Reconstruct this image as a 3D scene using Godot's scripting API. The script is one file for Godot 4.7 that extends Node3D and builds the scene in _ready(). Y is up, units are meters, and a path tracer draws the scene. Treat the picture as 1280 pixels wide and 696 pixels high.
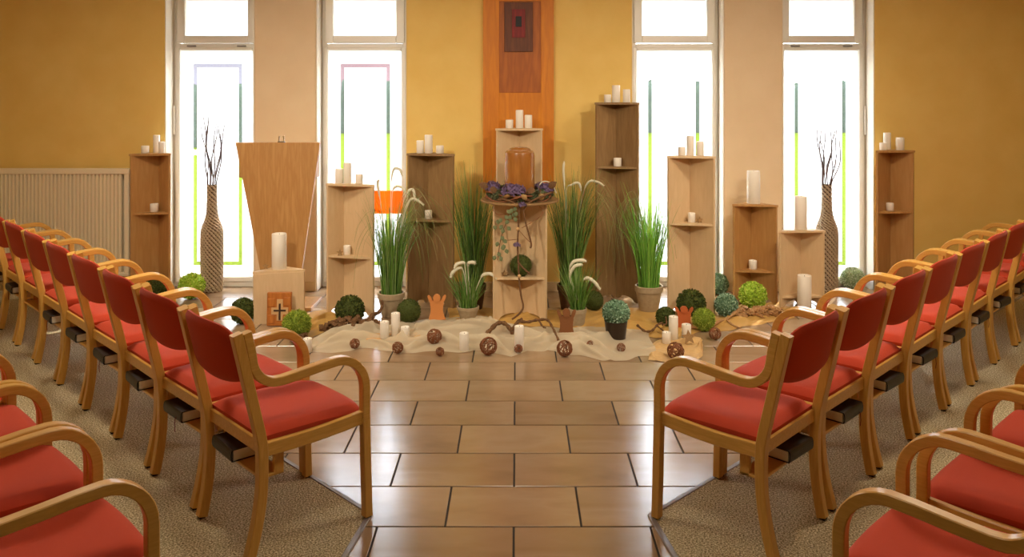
extends Node3D

# ---------------------------------------------------------------- camera model
# level camera with a lens shift; pixels of the 1280 x 696 frame turn into points through these four numbers
const F := 1030.0
const CX := 646.0
const CY := 118.0
const EYE := 1.72
const WALL_Z := 7.2
const PANE_Z := 7.4

var M := {}
var used := {}
var rng := RandomNumberGenerator.new()

func P(u: float, v: float, z: float) -> Vector3:
	return Vector3((u - CX) * z / F, EYE - (v - CY) * z / F, -z)

func G(u: float, v: float) -> Vector3:            # point on the floor seen at that pixel
	var z := F * EYE / (v - CY)
	return Vector3((u - CX) * z / F, 0.0, -z)

# ---------------------------------------------------------------- mesh helpers
class MB:
	var st := SurfaceTool.new()
	func _init():
		st.begin(Mesh.PRIMITIVE_TRIANGLES)
		st.set_smooth_group(-1)
	func group(g: int):
		st.set_smooth_group(g)
	func tri(a: Vector3, b: Vector3, c: Vector3):
		st.add_vertex(a); st.add_vertex(c); st.add_vertex(b)
	func quad(a: Vector3, b: Vector3, c: Vector3, d: Vector3):
		tri(a, b, c); tri(a, c, d)
	func quad_out(a: Vector3, b: Vector3, c: Vector3, d: Vector3, mid: Vector3):
		if (b - a).cross(c - a).dot((a + b + c + d) / 4.0 - mid) < 0.0:
			quad(a, d, c, b)
		else:
			quad(a, b, c, d)
	func tri_out(a: Vector3, b: Vector3, c: Vector3, mid: Vector3):
		if (b - a).cross(c - a).dot((a + b + c) / 3.0 - mid) < 0.0:
			tri(a, c, b)
		else:
			tri(a, b, c)
	func done() -> ArrayMesh:
		st.generate_normals()
		return st.commit()

func box(m: MB, c: Vector3, s: Vector3, b := 0.004, xf := Transform3D()) -> void:
	var h := s / 2.0
	b = minf(b, minf(h.x, minf(h.y, h.z)) * 0.6)
	var q := func(k: int, sx: float, sy: float, sz: float) -> Vector3:
		var i := Vector3(h.x - b, h.y - b, h.z - b)
		i[k] = h[k]
		return xf * (c + Vector3(i.x * sx, i.y * sy, i.z * sz))
	var mid := xf * c
	m.group(-1)
	for s1 in [-1.0, 1.0]:
		m.quad_out(q.call(0, s1, -1, -1), q.call(0, s1, 1, -1), q.call(0, s1, 1, 1), q.call(0, s1, -1, 1), mid)
		m.quad_out(q.call(1, -1, s1, -1), q.call(1, 1, s1, -1), q.call(1, 1, s1, 1), q.call(1, -1, s1, 1), mid)
		m.quad_out(q.call(2, -1, -1, s1), q.call(2, 1, -1, s1), q.call(2, 1, 1, s1), q.call(2, -1, 1, s1), mid)
		for s2 in [-1.0, 1.0]:
			m.quad_out(q.call(0, s1, s2, -1), q.call(0, s1, s2, 1), q.call(1, s1, s2, 1), q.call(1, s1, s2, -1), mid)
			m.quad_out(q.call(0, s1, -1, s2), q.call(0, s1, 1, s2), q.call(2, s1, 1, s2), q.call(2, s1, -1, s2), mid)
			m.quad_out(q.call(1, -1, s1, s2), q.call(1, 1, s1, s2), q.call(2, 1, s1, s2), q.call(2, -1, s1, s2), mid)
			for s3 in [-1.0, 1.0]:
				m.tri_out(q.call(0, s1, s2, s3), q.call(1, s1, s2, s3), q.call(2, s1, s2, s3), mid)

func box_mesh(c: Vector3, s: Vector3, b := 0.004) -> ArrayMesh:
	var m := MB.new()
	box(m, c, s, b)
	return m.done()

func bar(x0: float, x1: float, y0: float, y1: float, z0: float, z1: float, b := 0.004) -> ArrayMesh:
	return box_mesh(Vector3((x0 + x1) / 2, (y0 + y1) / 2, (z0 + z1) / 2), Vector3(absf(x1 - x0), absf(y1 - y0), absf(z1 - z0)), b)

func spline(pts: Array, n: int) -> Array:          # Catmull-Rom through the points
	var out := []
	for i in pts.size() - 1:
		var p0 = pts[maxi(i - 1, 0)]
		var p1 = pts[i]
		var p2 = pts[i + 1]
		var p3 = pts[mini(i + 2, pts.size() - 1)]
		for k in n:
			var t := float(k) / n
			out.append(0.5 * ((2.0 * p1) + (p2 - p0) * t + (2.0 * p0 - 5.0 * p1 + 4.0 * p2 - p3) * t * t + (3.0 * p1 - p0 - 3.0 * p2 + p3) * t * t * t))
	out.append(pts[pts.size() - 1])
	return out

func strip(m: MB, path: Array, x: float, w: float, t: float, c := 0.003, toe := 0.0) -> void:
	# bentwood: a chamfered rectangle swept along a path in the (forward, up) plane; forward is -z
	var sec := [Vector2(-w / 2, -t / 2 + c), Vector2(-w / 2, t / 2 - c), Vector2(-w / 2 + c, t / 2), Vector2(w / 2 - c, t / 2), Vector2(w / 2, t / 2 - c), Vector2(w / 2, -t / 2 + c), Vector2(w / 2 - c, -t / 2), Vector2(-w / 2 + c, -t / 2)]
	var rings := []
	for i in path.size():
		var d: Vector2 = (path[mini(i + 1, path.size() - 1)] - path[maxi(i - 1, 0)]).normalized()
		var nrm := Vector2(-d.y, d.x)
		var ring := []
		for s in sec:
			var p: Vector2 = path[i] + nrm * s.y
			ring.append(Vector3(x + s.x - toe * clampf((0.46 - path[i].y) / 0.46, 0.0, 1.0), p.y, -p.x))
		rings.append(ring)
	for i in rings.size() - 1:
		var mid := Vector3.ZERO
		for k in 8:
			mid += (rings[i][k] + rings[i + 1][k]) / 16.0
		for k in 8:
			m.group(k + 1)
			var j := (k + 1) % 8
			m.quad_out(rings[i][k], rings[i][j], rings[i + 1][j], rings[i + 1][k], mid)
	m.group(-1)
	for e in [0, rings.size() - 1]:
		var r: Array = rings[e]
		var inner: Array = rings[1 if e == 0 else rings.size() - 2]
		for k in range(1, 7):
			m.tri_out(r[0], r[k], r[k + 1], (inner[0] + inner[4]) / 2.0)

func tube(m: MB, pts: Array, radii: Array, sides := 6, caps := true) -> void:
	var nrm := Vector3.ZERO
	var rings := []
	for i in pts.size():
		var d: Vector3 = (pts[mini(i + 1, pts.size() - 1)] - pts[maxi(i - 1, 0)]).normalized()
		if nrm == Vector3.ZERO:
			nrm = d.cross(Vector3.UP if absf(d.y) < 0.9 else Vector3.RIGHT).normalized()
		nrm = (nrm - d * nrm.dot(d)).normalized()
		var bn := d.cross(nrm)
		var r: float = radii[mini(i, radii.size() - 1)]
		var ring := []
		for k in sides:
			var a := TAU * k / sides
			ring.append(pts[i] + (nrm * cos(a) + bn * sin(a)) * r)
		rings.append(ring)
	m.group(0)
	for i in rings.size() - 1:
		for k in sides:
			var j := (k + 1) % sides
			m.quad(rings[i][k], rings[i][j], rings[i + 1][j], rings[i + 1][k])
	if caps:
		m.group(-1)
		for k in range(1, sides - 1):
			m.tri(rings[0][0], rings[0][k + 1], rings[0][k])
			var e: Array = rings[rings.size() - 1]
			m.tri(e[0], e[k], e[k + 1])

func lathe(m: MB, prof: Array, segs := 24, sharp := 0.6) -> void:
	# profile of (radius, height) from the bottom up; edges sharper than `sharp` radians stay crisp
	var g := 1
	for i in prof.size() - 1:
		if i > 0:
			var d0: Vector2 = prof[i] - prof[i - 1]
			var d1: Vector2 = prof[i + 1] - prof[i]
			if absf(d0.angle_to(d1)) > sharp:
				g += 1
		m.group(g)
		var a: Vector2 = prof[i]
		var b: Vector2 = prof[i + 1]
		for k in segs:
			var t0 := TAU * k / segs
			var t1 := TAU * (k + 1) / segs
			var c0 := Vector3(cos(t0), 0, sin(t0))
			var c1 := Vector3(cos(t1), 0, sin(t1))
			var pa0 := c0 * a.x + Vector3.UP * a.y
			var pa1 := c1 * a.x + Vector3.UP * a.y
			var pb0 := c0 * b.x + Vector3.UP * b.y
			var pb1 := c1 * b.x + Vector3.UP * b.y
			if a.x > 1e-5:
				m.tri(pa1, pa0, pb0)
			if b.x > 1e-5:
				m.tri(pa1, pb0, pb1)

func lathe_mesh(prof: Array, segs := 24, sharp := 0.6) -> ArrayMesh:
	var m := MB.new()
	lathe(m, prof, segs, sharp)
	return m.done()

func extrude(m: MB, poly: Array, d: float, xf := Transform3D()) -> void:
	# outline in x, y; thickness d along z, centred
	var pk := PackedVector2Array(poly)
	if Geometry2D.is_polygon_clockwise(pk):
		pk.reverse()
	var idx := Geometry2D.triangulate_polygon(pk)
	m.group(-1)
	var f := func(p: Vector2, z: float) -> Vector3: return xf * Vector3(p.x, p.y, z)
	for i in range(0, idx.size(), 3):
		var a := pk[idx[i]]
		var b := pk[idx[i + 1]]
		var c := pk[idx[i + 2]]
		if (b - a).cross(c - a) < 0:
			var s := b
			b = c
			c = s
		m.tri(f.call(a, d / 2), f.call(b, d / 2), f.call(c, d / 2))
		m.tri(f.call(a, -d / 2), f.call(c, -d / 2), f.call(b, -d / 2))
	for i in pk.size():
		var a := pk[i]
		var b := pk[(i + 1) % pk.size()]
		m.quad(f.call(a, -d / 2), f.call(b, -d / 2), f.call(b, d / 2), f.call(a, d / 2))

func extrude_mesh(poly: Array, d: float, xf := Transform3D()) -> ArrayMesh:
	var m := MB.new()
	extrude(m, poly, d, xf)
	return m.done()

func sheet(m: MB, nu: int, nv: int, f: Callable) -> void:
	m.group(0)
	var g := []
	for i in nu + 1:
		var row := []
		for k in nv + 1:
			row.append(f.call(float(i) / nu, float(k) / nv))
		g.append(row)
	for i in nu:
		for k in nv:
			m.quad(g[i][k], g[i + 1][k], g[i + 1][k + 1], g[i][k + 1])

func slab(m: MB, nu: int, nv: int, top: Callable, bottom: Callable) -> void:
	sheet(m, nu, nv, top)
	sheet(m, nu, nv, func(a, b): return bottom.call(1.0 - a, b))
	m.group(-1)
	for i in nu:
		var a := float(i) / nu
		var b := float(i + 1) / nu
		m.quad(bottom.call(a, 0.0), bottom.call(b, 0.0), top.call(b, 0.0), top.call(a, 0.0))
		m.quad(bottom.call(b, 1.0), bottom.call(a, 1.0), top.call(a, 1.0), top.call(b, 1.0))
	for k in nv:
		var a := float(k) / nv
		var b := float(k + 1) / nv
		m.quad(bottom.call(0.0, b), bottom.call(0.0, a), top.call(0.0, a), top.call(0.0, b))
		m.quad(bottom.call(1.0, a), bottom.call(1.0, b), top.call(1.0, b), top.call(1.0, a))

# ---------------------------------------------------------------- scene helpers
func numbered(called: String) -> String:
	var n: int = used.get(called, 0)
	used[called] = n + 1
	return called if n == 0 else "%s_%03d" % [called, n]

func tag(o: Node, label: String, category: String, group := "", kind := "") -> void:
	if label: o.set_meta("label", label)
	if category: o.set_meta("category", category)
	if group: o.set_meta("group", group)
	if kind: o.set_meta("kind", kind)

func thing(called: String, label: String, category: String, at := Vector3.ZERO, turn := 0.0, group := "") -> Node3D:
	var o := Node3D.new()
	o.name = numbered(called)
	add_child(o)
	o.position = at
	o.rotation.y = turn
	tag(o, label, category, group)
	return o

func structure(called: String) -> Node3D:
	var o := Node3D.new()
	o.name = called
	add_child(o)
	o.set_meta("kind", "structure")
	return o

func part(parent: Node, called: String, mesh: Mesh, mat: Material, at := Vector3.ZERO) -> MeshInstance3D:
	var o := MeshInstance3D.new()
	o.name = called
	o.mesh = mesh
	o.material_override = mat
	o.position = at
	parent.add_child(o, true)
	return o

func solo(called: String, mesh: Mesh, mat: Material, label: String, category: String, at := Vector3.ZERO, group := "") -> MeshInstance3D:
	var o := MeshInstance3D.new()
	o.name = numbered(called)
	o.mesh = mesh
	o.material_override = mat
	o.position = at
	add_child(o)
	tag(o, label, category, group)
	return o

func shell(called: String, mesh: Mesh, mat: Material) -> MeshInstance3D:
	var o := MeshInstance3D.new()
	o.name = called
	o.mesh = mesh
	o.material_override = mat
	add_child(o)
	o.set_meta("kind", "structure")
	return o

# ---------------------------------------------------------------- materials
func noise(freq: float, oct: int, colors: Array, sd: int, size := 512, cellular := false) -> NoiseTexture2D:
	var n := FastNoiseLite.new()
	n.seed = sd
	n.frequency = freq
	n.noise_type = FastNoiseLite.TYPE_CELLULAR if cellular else FastNoiseLite.TYPE_SIMPLEX_SMOOTH
	n.fractal_type = FastNoiseLite.FRACTAL_FBM
	n.fractal_octaves = oct
	var t := NoiseTexture2D.new()
	t.width = size
	t.height = size
	t.seamless = true
	t.noise = n
	if colors:
		var g := Gradient.new()
		g.offsets = PackedFloat32Array(range(colors.size()).map(func(i): return float(i) / (colors.size() - 1)))
		g.colors = PackedColorArray(colors)
		t.color_ramp = g
	return t

func rgb(r: int, g: int, b: int) -> Color:
	return Color8(r, g, b)

func plain(c: Color, rough := 0.6, metal := 0.0) -> StandardMaterial3D:
	var m := StandardMaterial3D.new()
	m.albedo_color = c
	m.roughness = rough
	m.metallic = metal
	return m

func textured(tex: Texture2D, scale: Vector3, rough := 0.6, world := false) -> StandardMaterial3D:
	var m := StandardMaterial3D.new()
	m.albedo_texture = tex
	m.roughness = rough
	m.uv1_triplanar = true
	m.uv1_world_triplanar = world
	m.uv1_scale = scale
	return m

func relief(m: StandardMaterial3D, tex: Texture2D, cm: float) -> StandardMaterial3D:
	m.heightmap_enabled = true
	m.heightmap_texture = tex
	m.heightmap_scale = cm
	return m

func make_materials() -> void:
	var fine := noise(0.06, 3, [], 11, 512)
	var grain := func(a: Color, b: Color, sd: int) -> NoiseTexture2D: return noise(0.012, 5, [a, a.lerp(b, 0.35), b, a.lerp(b, 0.5), b], sd)
	var beech: NoiseTexture2D = grain.call(rgb(230, 183, 98), rgb(214, 163, 78), 1)
	M.beech = textured(beech, Vector3(7, 0.7, 7), 0.33)
	M.beech_arm = textured(beech, Vector3(7, 7, 0.7), 0.28)
	M.oak = textured(grain.call(rgb(166, 132, 88), rgb(138, 106, 66), 2), Vector3(3.2, 0.35, 3.2), 0.5, true)
	M.birch = textured(grain.call(rgb(194, 150, 92), rgb(174, 126, 70), 3), Vector3(3.0, 0.3, 3.0), 0.45, true)
	M.pale = textured(grain.call(rgb(222, 194, 154), rgb(212, 182, 140), 4), Vector3(2.4, 0.4, 2.4), 0.5, true)
	M.panel = textured(grain.call(rgb(222, 140, 18), rgb(200, 118, 10), 5), Vector3(1.6, 0.2, 1.6), 0.45, true)
	M.panel_inlay = textured(grain.call(rgb(186, 106, 26), rgb(158, 84, 18), 6), Vector3(2.2, 0.25, 2.2), 0.45, true)
	M.panel_dark = textured(grain.call(rgb(122, 66, 26), rgb(92, 46, 18), 7), Vector3(2.4, 0.3, 2.4), 0.45, true)
	M.panel_red = textured(grain.call(rgb(150, 26, 14), rgb(116, 16, 8), 8), Vector3(2.4, 0.5, 2.4), 0.45, true)
	M.black = plain(rgb(22, 20, 18), 0.5)
	M.urn = textured(grain.call(rgb(178, 120, 56), rgb(148, 92, 38), 9), Vector3(2.5, 0.4, 2.5), 0.25)
	M.urn.clearcoat_enabled = true
	M.urn.clearcoat = 0.8
	M.urn.clearcoat_roughness = 0.12
	var red := noise(0.18, 3, [rgb(184, 60, 34), rgb(206, 78, 48)], 21)
	M.red = relief(textured(red, Vector3(9, 9, 9), 0.85), noise(0.25, 2, [], 22), 0.03)
	M.red.rim_enabled = true
	M.red.rim = 0.2
	M.red.metallic_specular = 0.3
	M.red.rim_tint = 0.8
	M.book = relief(plain(rgb(30, 27, 27), 0.45), fine, 0.03)
	M.pages = textured(noise(0.05, 2, [rgb(250, 246, 236), rgb(238, 230, 214)], 31), Vector3(0.4, 60, 0.4), 0.8)
	M.ribbon = plain(rgb(120, 24, 28), 0.6)
	M.rubber = plain(rgb(24, 22, 20), 0.7)
	M.bolt = plain(rgb(30, 28, 26), 0.35, 0.6)
	# room
	M.ochre = relief(textured(noise(0.006, 4, [rgb(230, 192, 102), rgb(237, 202, 116)], 41), Vector3(0.35, 0.35, 0.35), 0.75, true), fine, 0.04)
	M.ochre.uv1_scale = Vector3(0.7, 0.7, 0.7)
	M.cream = relief(textured(noise(0.006, 4, [rgb(224, 198, 160), rgb(230, 206, 170)], 42), Vector3(0.7, 0.7, 0.7), 0.75, true), fine, 0.04)
	M.white_wall = plain(rgb(232, 222, 204), 0.8)
	M.plinth = plain(rgb(214, 186, 142), 0.5)
	M.frame = plain(rgb(226, 220, 208), 0.35)
	M.metal = plain(rgb(150, 144, 142), 0.5, 0.5)
	M.dark_gap = plain(rgb(60, 52, 44), 0.7)
	M.grout = plain(rgb(52, 43, 34), 0.9)
	for k in 4:
		var a := [rgb(166, 137, 104), rgb(158, 129, 97), rgb(172, 143, 109), rgb(162, 133, 102)][k] as Color
		var t := textured(noise(0.004, 5, [a.darkened(0.1), a, a.lightened(0.08), a.darkened(0.04)], 50 + k), Vector3(0.5, 0.5, 1.1), 0.19)
		t.metallic_specular = 0.9
		t.uv1_offset = Vector3(0.31 * k, 0.17 * k, 0.53 * k)
		M["tile%d" % k] = relief(t, noise(0.012, 4, [], 56), 0.04)
	M.carpet = relief(textured(noise(0.11, 4, [rgb(30, 22, 8), rgb(128, 113, 78), rgb(184, 168, 130), rgb(228, 214, 176), rgb(255, 248, 220)], 60, 1024), Vector3(0.9, 0.9, 0.9), 0.95, true), noise(0.3, 2, [], 61), 0.5)
	M.radiator = plain(rgb(238, 222, 188), 0.4)
	# windows and garden
	M.frosted = plain(Color(0.95, 0.95, 0.95), 0.9)
	M.frosted.backlight_enabled = true
	M.frosted.backlight = Color(1, 1, 1)
	M.glass = plain(Color(0.9, 0.95, 0.95, 0.06), 0.03)
	M.glass.transparency = BaseMaterial3D.TRANSPARENCY_ALPHA
	M.orange_glass = plain(rgb(240, 130, 20), 0.5)
	M.orange_glass.backlight_enabled = true
	M.orange_glass.backlight = Color(1.0, 0.6, 0.12)
	M.lawn = textured(noise(0.05, 4, [rgb(32, 40, 6), rgb(50, 58, 11), rgb(74, 78, 22)], 70), Vector3(0.6, 0.6, 0.6), 1.0, true)
	M.lawn.metallic_specular = 0.0
	M.hedge = textured(noise(0.05, 4, [rgb(25, 30, 26), rgb(39, 44, 37), rgb(56, 62, 46)], 71), Vector3(0.4, 0.4, 0.4), 0.9, true)
	M.hedge.metallic_specular = 0.0
	M.path_stone = plain(rgb(206, 200, 190), 0.9)
	M.house_wall = plain(rgb(70, 65, 69), 0.9)
	M.house_pink = plain(rgb(88, 63, 63), 0.9)
	M.roof = textured(noise(0.05, 3, [rgb(46, 52, 57), rgb(60, 67, 70)], 72), Vector3(0.5, 0.5, 0.5), 0.8, true)
	M.pane_dark = plain(rgb(60, 70, 80), 0.1)
	# display
	M.wax = plain(rgb(240, 232, 218), 0.45)
	M.wick = plain(rgb(52, 44, 38), 0.9)
	M.tulle = plain(Color8(240, 226, 196, 135), 0.8)
	M.tulle.transparency = BaseMaterial3D.TRANSPARENCY_ALPHA
	M.tulle.backlight_enabled = true
	M.tulle.backlight = Color(0.6, 0.56, 0.46)
	M.gold = plain(Color8(208, 164, 88, 225), 0.75)
	M.gold.transparency = BaseMaterial3D.TRANSPARENCY_ALPHA
	M.gold.backlight_enabled = true
	M.gold.backlight = Color(0.5, 0.36, 0.12)
	M.kraft = textured(noise(0.02, 4, [rgb(196, 158, 102), rgb(214, 178, 122)], 80), Vector3(3, 3, 3), 0.85)
	var bark := noise(0.03, 5, [rgb(64, 42, 24), rgb(112, 78, 46), rgb(152, 112, 70)], 81)
	M.bark = relief(textured(bark, Vector3(5, 5, 5), 0.9, true), bark, 0.4)
	M.chips = relief(textured(noise(0.03, 5, [rgb(120, 82, 46), rgb(174, 130, 82), rgb(208, 168, 116)], 82), Vector3(6, 6, 6), 0.85, true), bark, 0.3)
	M.twig = plain(rgb(84, 62, 52), 0.85)
	M.rattan = plain(rgb(132, 78, 42), 0.7)
	M.clay_orange = textured(noise(0.04, 3, [rgb(196, 122, 60), rgb(212, 142, 78)], 83), Vector3(5, 5, 5), 0.75)
	M.clay_red = textured(noise(0.04, 3, [rgb(176, 82, 34), rgb(198, 104, 50)], 84), Vector3(5, 5, 5), 0.75)
	M.wood_brown = textured(noise(0.03, 4, [rgb(112, 66, 32), rgb(152, 98, 54)], 85), Vector3(6, 2, 6), 0.65)
	M.pot = textured(noise(0.02, 4, [rgb(160, 138, 106), rgb(182, 162, 130)], 86), Vector3(3, 3, 3), 0.85)
	M.pot_dark = textured(noise(0.02, 4, [rgb(84, 58, 38), rgb(110, 78, 52)], 87), Vector3(3, 3, 3), 0.8)
	M.pot_metal = plain(rgb(70, 60, 52), 0.3, 0.8)
	M.soil = plain(rgb(48, 36, 26), 1.0)
	M.leaf = plain(Color.WHITE, 0.5)
	M.leaf.vertex_color_use_as_albedo = true
	M.leaf.backlight_enabled = true
	M.leaf.backlight = Color(0.5, 0.6, 0.3)
	M.fuzz = plain(Color.WHITE, 0.85)
	M.fuzz.vertex_color_use_as_albedo = true
	M.plume = plain(rgb(222, 216, 190), 0.9)
	M.purple = plain(rgb(108, 86, 120), 0.8)
	M.purple_pale = plain(rgb(142, 118, 150), 0.8)
	M.eucalyptus = plain(rgb(98, 106, 66), 0.7)
	M.stick = textured(bark, Vector3(8, 8, 8), 0.85)
	M.rope = textured(noise(0.04, 4, [rgb(132, 110, 84), rgb(180, 156, 126), rgb(216, 200, 174)], 88), Vector3(4, 8, 4), 0.85)
	M.star = textured(noise(0.03, 4, [rgb(128, 96, 56), rgb(176, 138, 86)], 89), Vector3(8, 8, 8), 0.6)
	M.cross_pale = plain(rgb(206, 164, 112), 0.55)
	M.cross_dark = plain(rgb(58, 36, 22), 0.6)
	M.block = textured(noise(0.012, 4, [rgb(196, 122, 48), rgb(168, 96, 34)], 90), Vector3(5, 1, 5), 0.5)
	M.chrome = plain(rgb(225, 225, 225), 0.15, 1.0)
	M.lamp_body = plain(rgb(225, 225, 225), 0.4)
	M.lamp_glow = plain(rgb(255, 240, 215), 0.5)
	M.lamp_glow.emission_enabled = true
	M.lamp_glow.emission = rgb(255, 226, 178)
	M.lamp_glow.emission_energy_multiplier = 1.5

# ---------------------------------------------------------------- ceiling lamps out of view
func unseen_ceiling_lamp(at: Vector3, size: Vector2, energy: float, tint: Color, label: String) -> void:  # panel lamp out of view, placed to light chairs, carpet and walls
	var o := thing("unseen_ceiling_lamp", label, "lamp", at, 0.0, "unseen ceiling panel lamps")
	part(o, "housing", box_mesh(Vector3(0, 0.03, 0), Vector3(size.x + 0.04, 0.05, size.y + 0.04)), M.lamp_body)
	part(o, "diffuser", box_mesh(Vector3(0, -0.001, 0), Vector3(size.x, 0.012, size.y), 0.002), M.lamp_glow)
	var l := AreaLight3D.new()
	l.name = "area_light"
	l.area_size = size
	l.light_energy = energy
	l.light_color = tint
	l.area_range = 30.0
	l.shadow_enabled = true
	o.add_child(l)
	l.position = Vector3(0, -0.02, 0)
	l.rotation.x = -PI / 2

func unseen_ceiling_spot(at: Vector3, aim: Vector3, energy: float, tint: Color, label: String) -> void:  # out of view, placed to light the display columns from the front
	var o := thing("unseen_ceiling_spotlight", label, "lamp", at, 0.0, "unseen ceiling spotlights lighting the display")
	part(o, "ceiling_mount", box_mesh(Vector3(0, 0.13, 0), Vector3(0.1, 0.04, 0.1)), M.lamp_body)
	part(o, "stem", box_mesh(Vector3(0, 0.07, 0), Vector3(0.02, 0.1, 0.02)), M.lamp_body)
	var d := (aim - at).normalized()
	var head := part(o, "can", lathe_mesh([Vector2(0, 0.09), Vector2(0.05, 0.09), Vector2(0.07, 0.06), Vector2(0.075, -0.07), Vector2(0.07, -0.07), Vector2(0.066, -0.05)], 24), M.lamp_body)
	head.quaternion = Quaternion(Vector3.DOWN, d)
	part(head, "lens", lathe_mesh([Vector2(0.066, -0.052), Vector2(0, -0.056)], 24), M.lamp_glow)
	var l := SpotLight3D.new()
	l.name = "spot_light"
	l.light_energy = energy
	l.light_color = tint
	l.light_size = 0.12
	l.spot_angle = 34.0
	l.spot_angle_attenuation = 1.0
	l.spot_range = 30.0
	l.spot_attenuation = 2.0
	l.shadow_enabled = true
	o.add_child(l)
	l.position = d * 0.085
	l.look_at_from_position(o.position + d * 0.085, aim)

func _ready() -> void:
	rng.seed = 7
	make_materials()
	# ---- camera
	var cam := Camera3D.new()
	cam.name = "camera"
	cam.projection = Camera3D.PROJECTION_FRUSTUM
	cam.near = 0.05
	cam.far = 300.0
	cam.size = 696.0 / F * cam.near
	cam.frustum_offset = Vector2((640.0 - CX) / F, -(348.0 - CY) / F) * cam.near
	cam.keep_aspect = Camera3D.KEEP_HEIGHT
	cam.position = Vector3(0, EYE, 0)
	add_child(cam)
	cam.make_current()
	# ---- sky, exposure
	var env := Environment.new()
	env.background_mode = Environment.BG_SKY
	var sky := Sky.new()
	var psm := ProceduralSkyMaterial.new()
	psm.sky_top_color = Color(0.86, 0.92, 1.0)
	psm.sky_horizon_color = Color(1.0, 1.0, 1.0)
	psm.ground_horizon_color = Color(0.8, 0.8, 0.78)
	psm.ground_bottom_color = Color(0.5, 0.52, 0.45)
	psm.sky_energy_multiplier = 4.2
	psm.ground_energy_multiplier = 1.0
	sky.sky_material = psm
	env.sky = sky
	env.ambient_light_source = Environment.AMBIENT_SOURCE_DISABLED
	env.tonemap_mode = Environment.TONE_MAPPER_LINEAR
	env.tonemap_exposure = 1.0
	env.sdfgi_enabled = true
	env.ssao_enabled = true
	env.ssil_enabled = true
	var we := WorldEnvironment.new()
	we.name = "world_environment"
	we.environment = env
	add_child(we)
	# ---- sun on the garden
	var sun := DirectionalLight3D.new()
	sun.name = "sun"
	sun.light_energy = 2.2
	sun.light_color = Color(1.0, 0.95, 0.86)
	sun.light_angular_distance = 0.6
	sun.shadow_enabled = true
	add_child(sun)
	sun.look_at_from_position(Vector3(3.5, 8.0, -6.0), Vector3.ZERO)
	# ---- unseen lamps, placed to light chairs, walls, aisle and display
	var warm := rgb(255, 240, 216)
	unseen_ceiling_lamp(Vector3(-2.5, 2.98, -4.7), Vector2(0.6, 0.6), 5.2, warm, "unseen ceiling panel lamp lighting the radiator-side front chair row and wall")
	unseen_ceiling_lamp(Vector3(2.5, 2.98, -4.7), Vector2(0.6, 0.6), 5.2, warm, "unseen ceiling panel lamp lighting the front chair row by bare wall")
	unseen_ceiling_lamp(Vector3(0.0, 2.98, -2.2), Vector2(0.6, 0.6), 1.2, warm, "unseen ceiling panel lamp lighting the tiled aisle")
	unseen_ceiling_spot(Vector3(-1.9, 2.9, -2.4), Vector3(-0.9, 0.7, -6.9), 7.0, warm, "unseen ceiling spotlight over the radiator-side chairs, lighting the display from the front")
	unseen_ceiling_spot(Vector3(1.9, 2.9, -2.4), Vector3(0.9, 0.7, -6.9), 7.0, warm, "unseen ceiling spotlight over the bare-wall-side chairs, lighting the display from the front")
	build_room()
	build_windows()
	build_garden()
	build_floor()
	build_wall_panel()
	build_radiator()
	build_chairs()
	build_columns()
	build_lectern()
	build_cloths()
	build_plants()
	build_moss()
	build_vases()
	build_wreath()
	build_floor_pieces()

# ---------------------------------------------------------------- the room
const OPEN := [[-3.076, -2.293], [-1.754, -0.965], [1.007, 1.812], [2.322, 3.126]]
const CEIL := 3.05
const SIDE := 5.6
const REAR := 4.6

func build_room() -> void:
	var zf := -WALL_Z
	var zb := -WALL_Z - 0.36
	var head := 2.66
	# yellow walls with the window openings between them; the two narrow piers are cream
	var m := MB.new()
	var spans := [[-SIDE - 0.2, OPEN[0][0]], [OPEN[1][1], OPEN[2][0]], [OPEN[3][1], SIDE + 0.2]]
	for s in spans:
		box(m, Vector3((s[0] + s[1]) / 2, CEIL / 2, (zf + zb) / 2), Vector3(s[1] - s[0], CEIL, zf - zb), 0.006)
	for o in OPEN:
		box(m, Vector3((o[0] + o[1]) / 2, (head + CEIL) / 2, (zf + zb) / 2), Vector3(o[1] - o[0], CEIL - head, zf - zb), 0.002)
	shell("wall_back", m.done(), M.ochre)
	for s in [[OPEN[0][1], OPEN[1][0]], [OPEN[2][1], OPEN[3][0]]]:
		var w := shell("wall_pier", bar(s[0], s[1], 0, CEIL, zf, zb, 0.006), M.cream)
		w.name = numbered("wall_pier")
	# white plaster linings of the openings
	var lin := MB.new()
	for o in OPEN:
		for sgn in [0, 1]:
			var x: float = o[sgn] + (0.004 if sgn == 0 else -0.004)
			box(lin, Vector3(x, head / 2, zf - 0.11), Vector3(0.008, head, 0.215), 0.002)
	shell("trim_1", lin.done(), M.white_wall)
	shell("wall_left", bar(-SIDE - 0.2, -SIDE, 0, CEIL, zf, REAR), M.ochre)
	shell("wall_right", bar(SIDE, SIDE + 0.2, 0, CEIL, zf, REAR), M.ochre)
	shell("wall_rear_unseen", bar(-SIDE - 0.2, SIDE + 0.2, 0, CEIL, REAR, REAR + 0.2), M.ochre)  # out of view, set far back to lessen light bounced forward
	shell("ceiling", bar(-SIDE - 0.2, SIDE + 0.2, CEIL, CEIL + 0.2, zb, REAR + 0.2), M.white_wall)
	# tile plinth along the wall
	for s in [["baseboard_left", -SIDE, OPEN[0][0]], ["baseboard_pier", OPEN[0][1], OPEN[1][0]], ["baseboard_centre", OPEN[1][1], OPEN[2][0]], ["baseboard_pier_001", OPEN[2][1], OPEN[3][0]], ["baseboard_right", OPEN[3][1], SIDE]]:
		shell(s[0], bar(s[1], s[2], 0.0, 0.085, zf + 0.012, zf - 0.001, 0.003), M.plinth)

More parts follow.
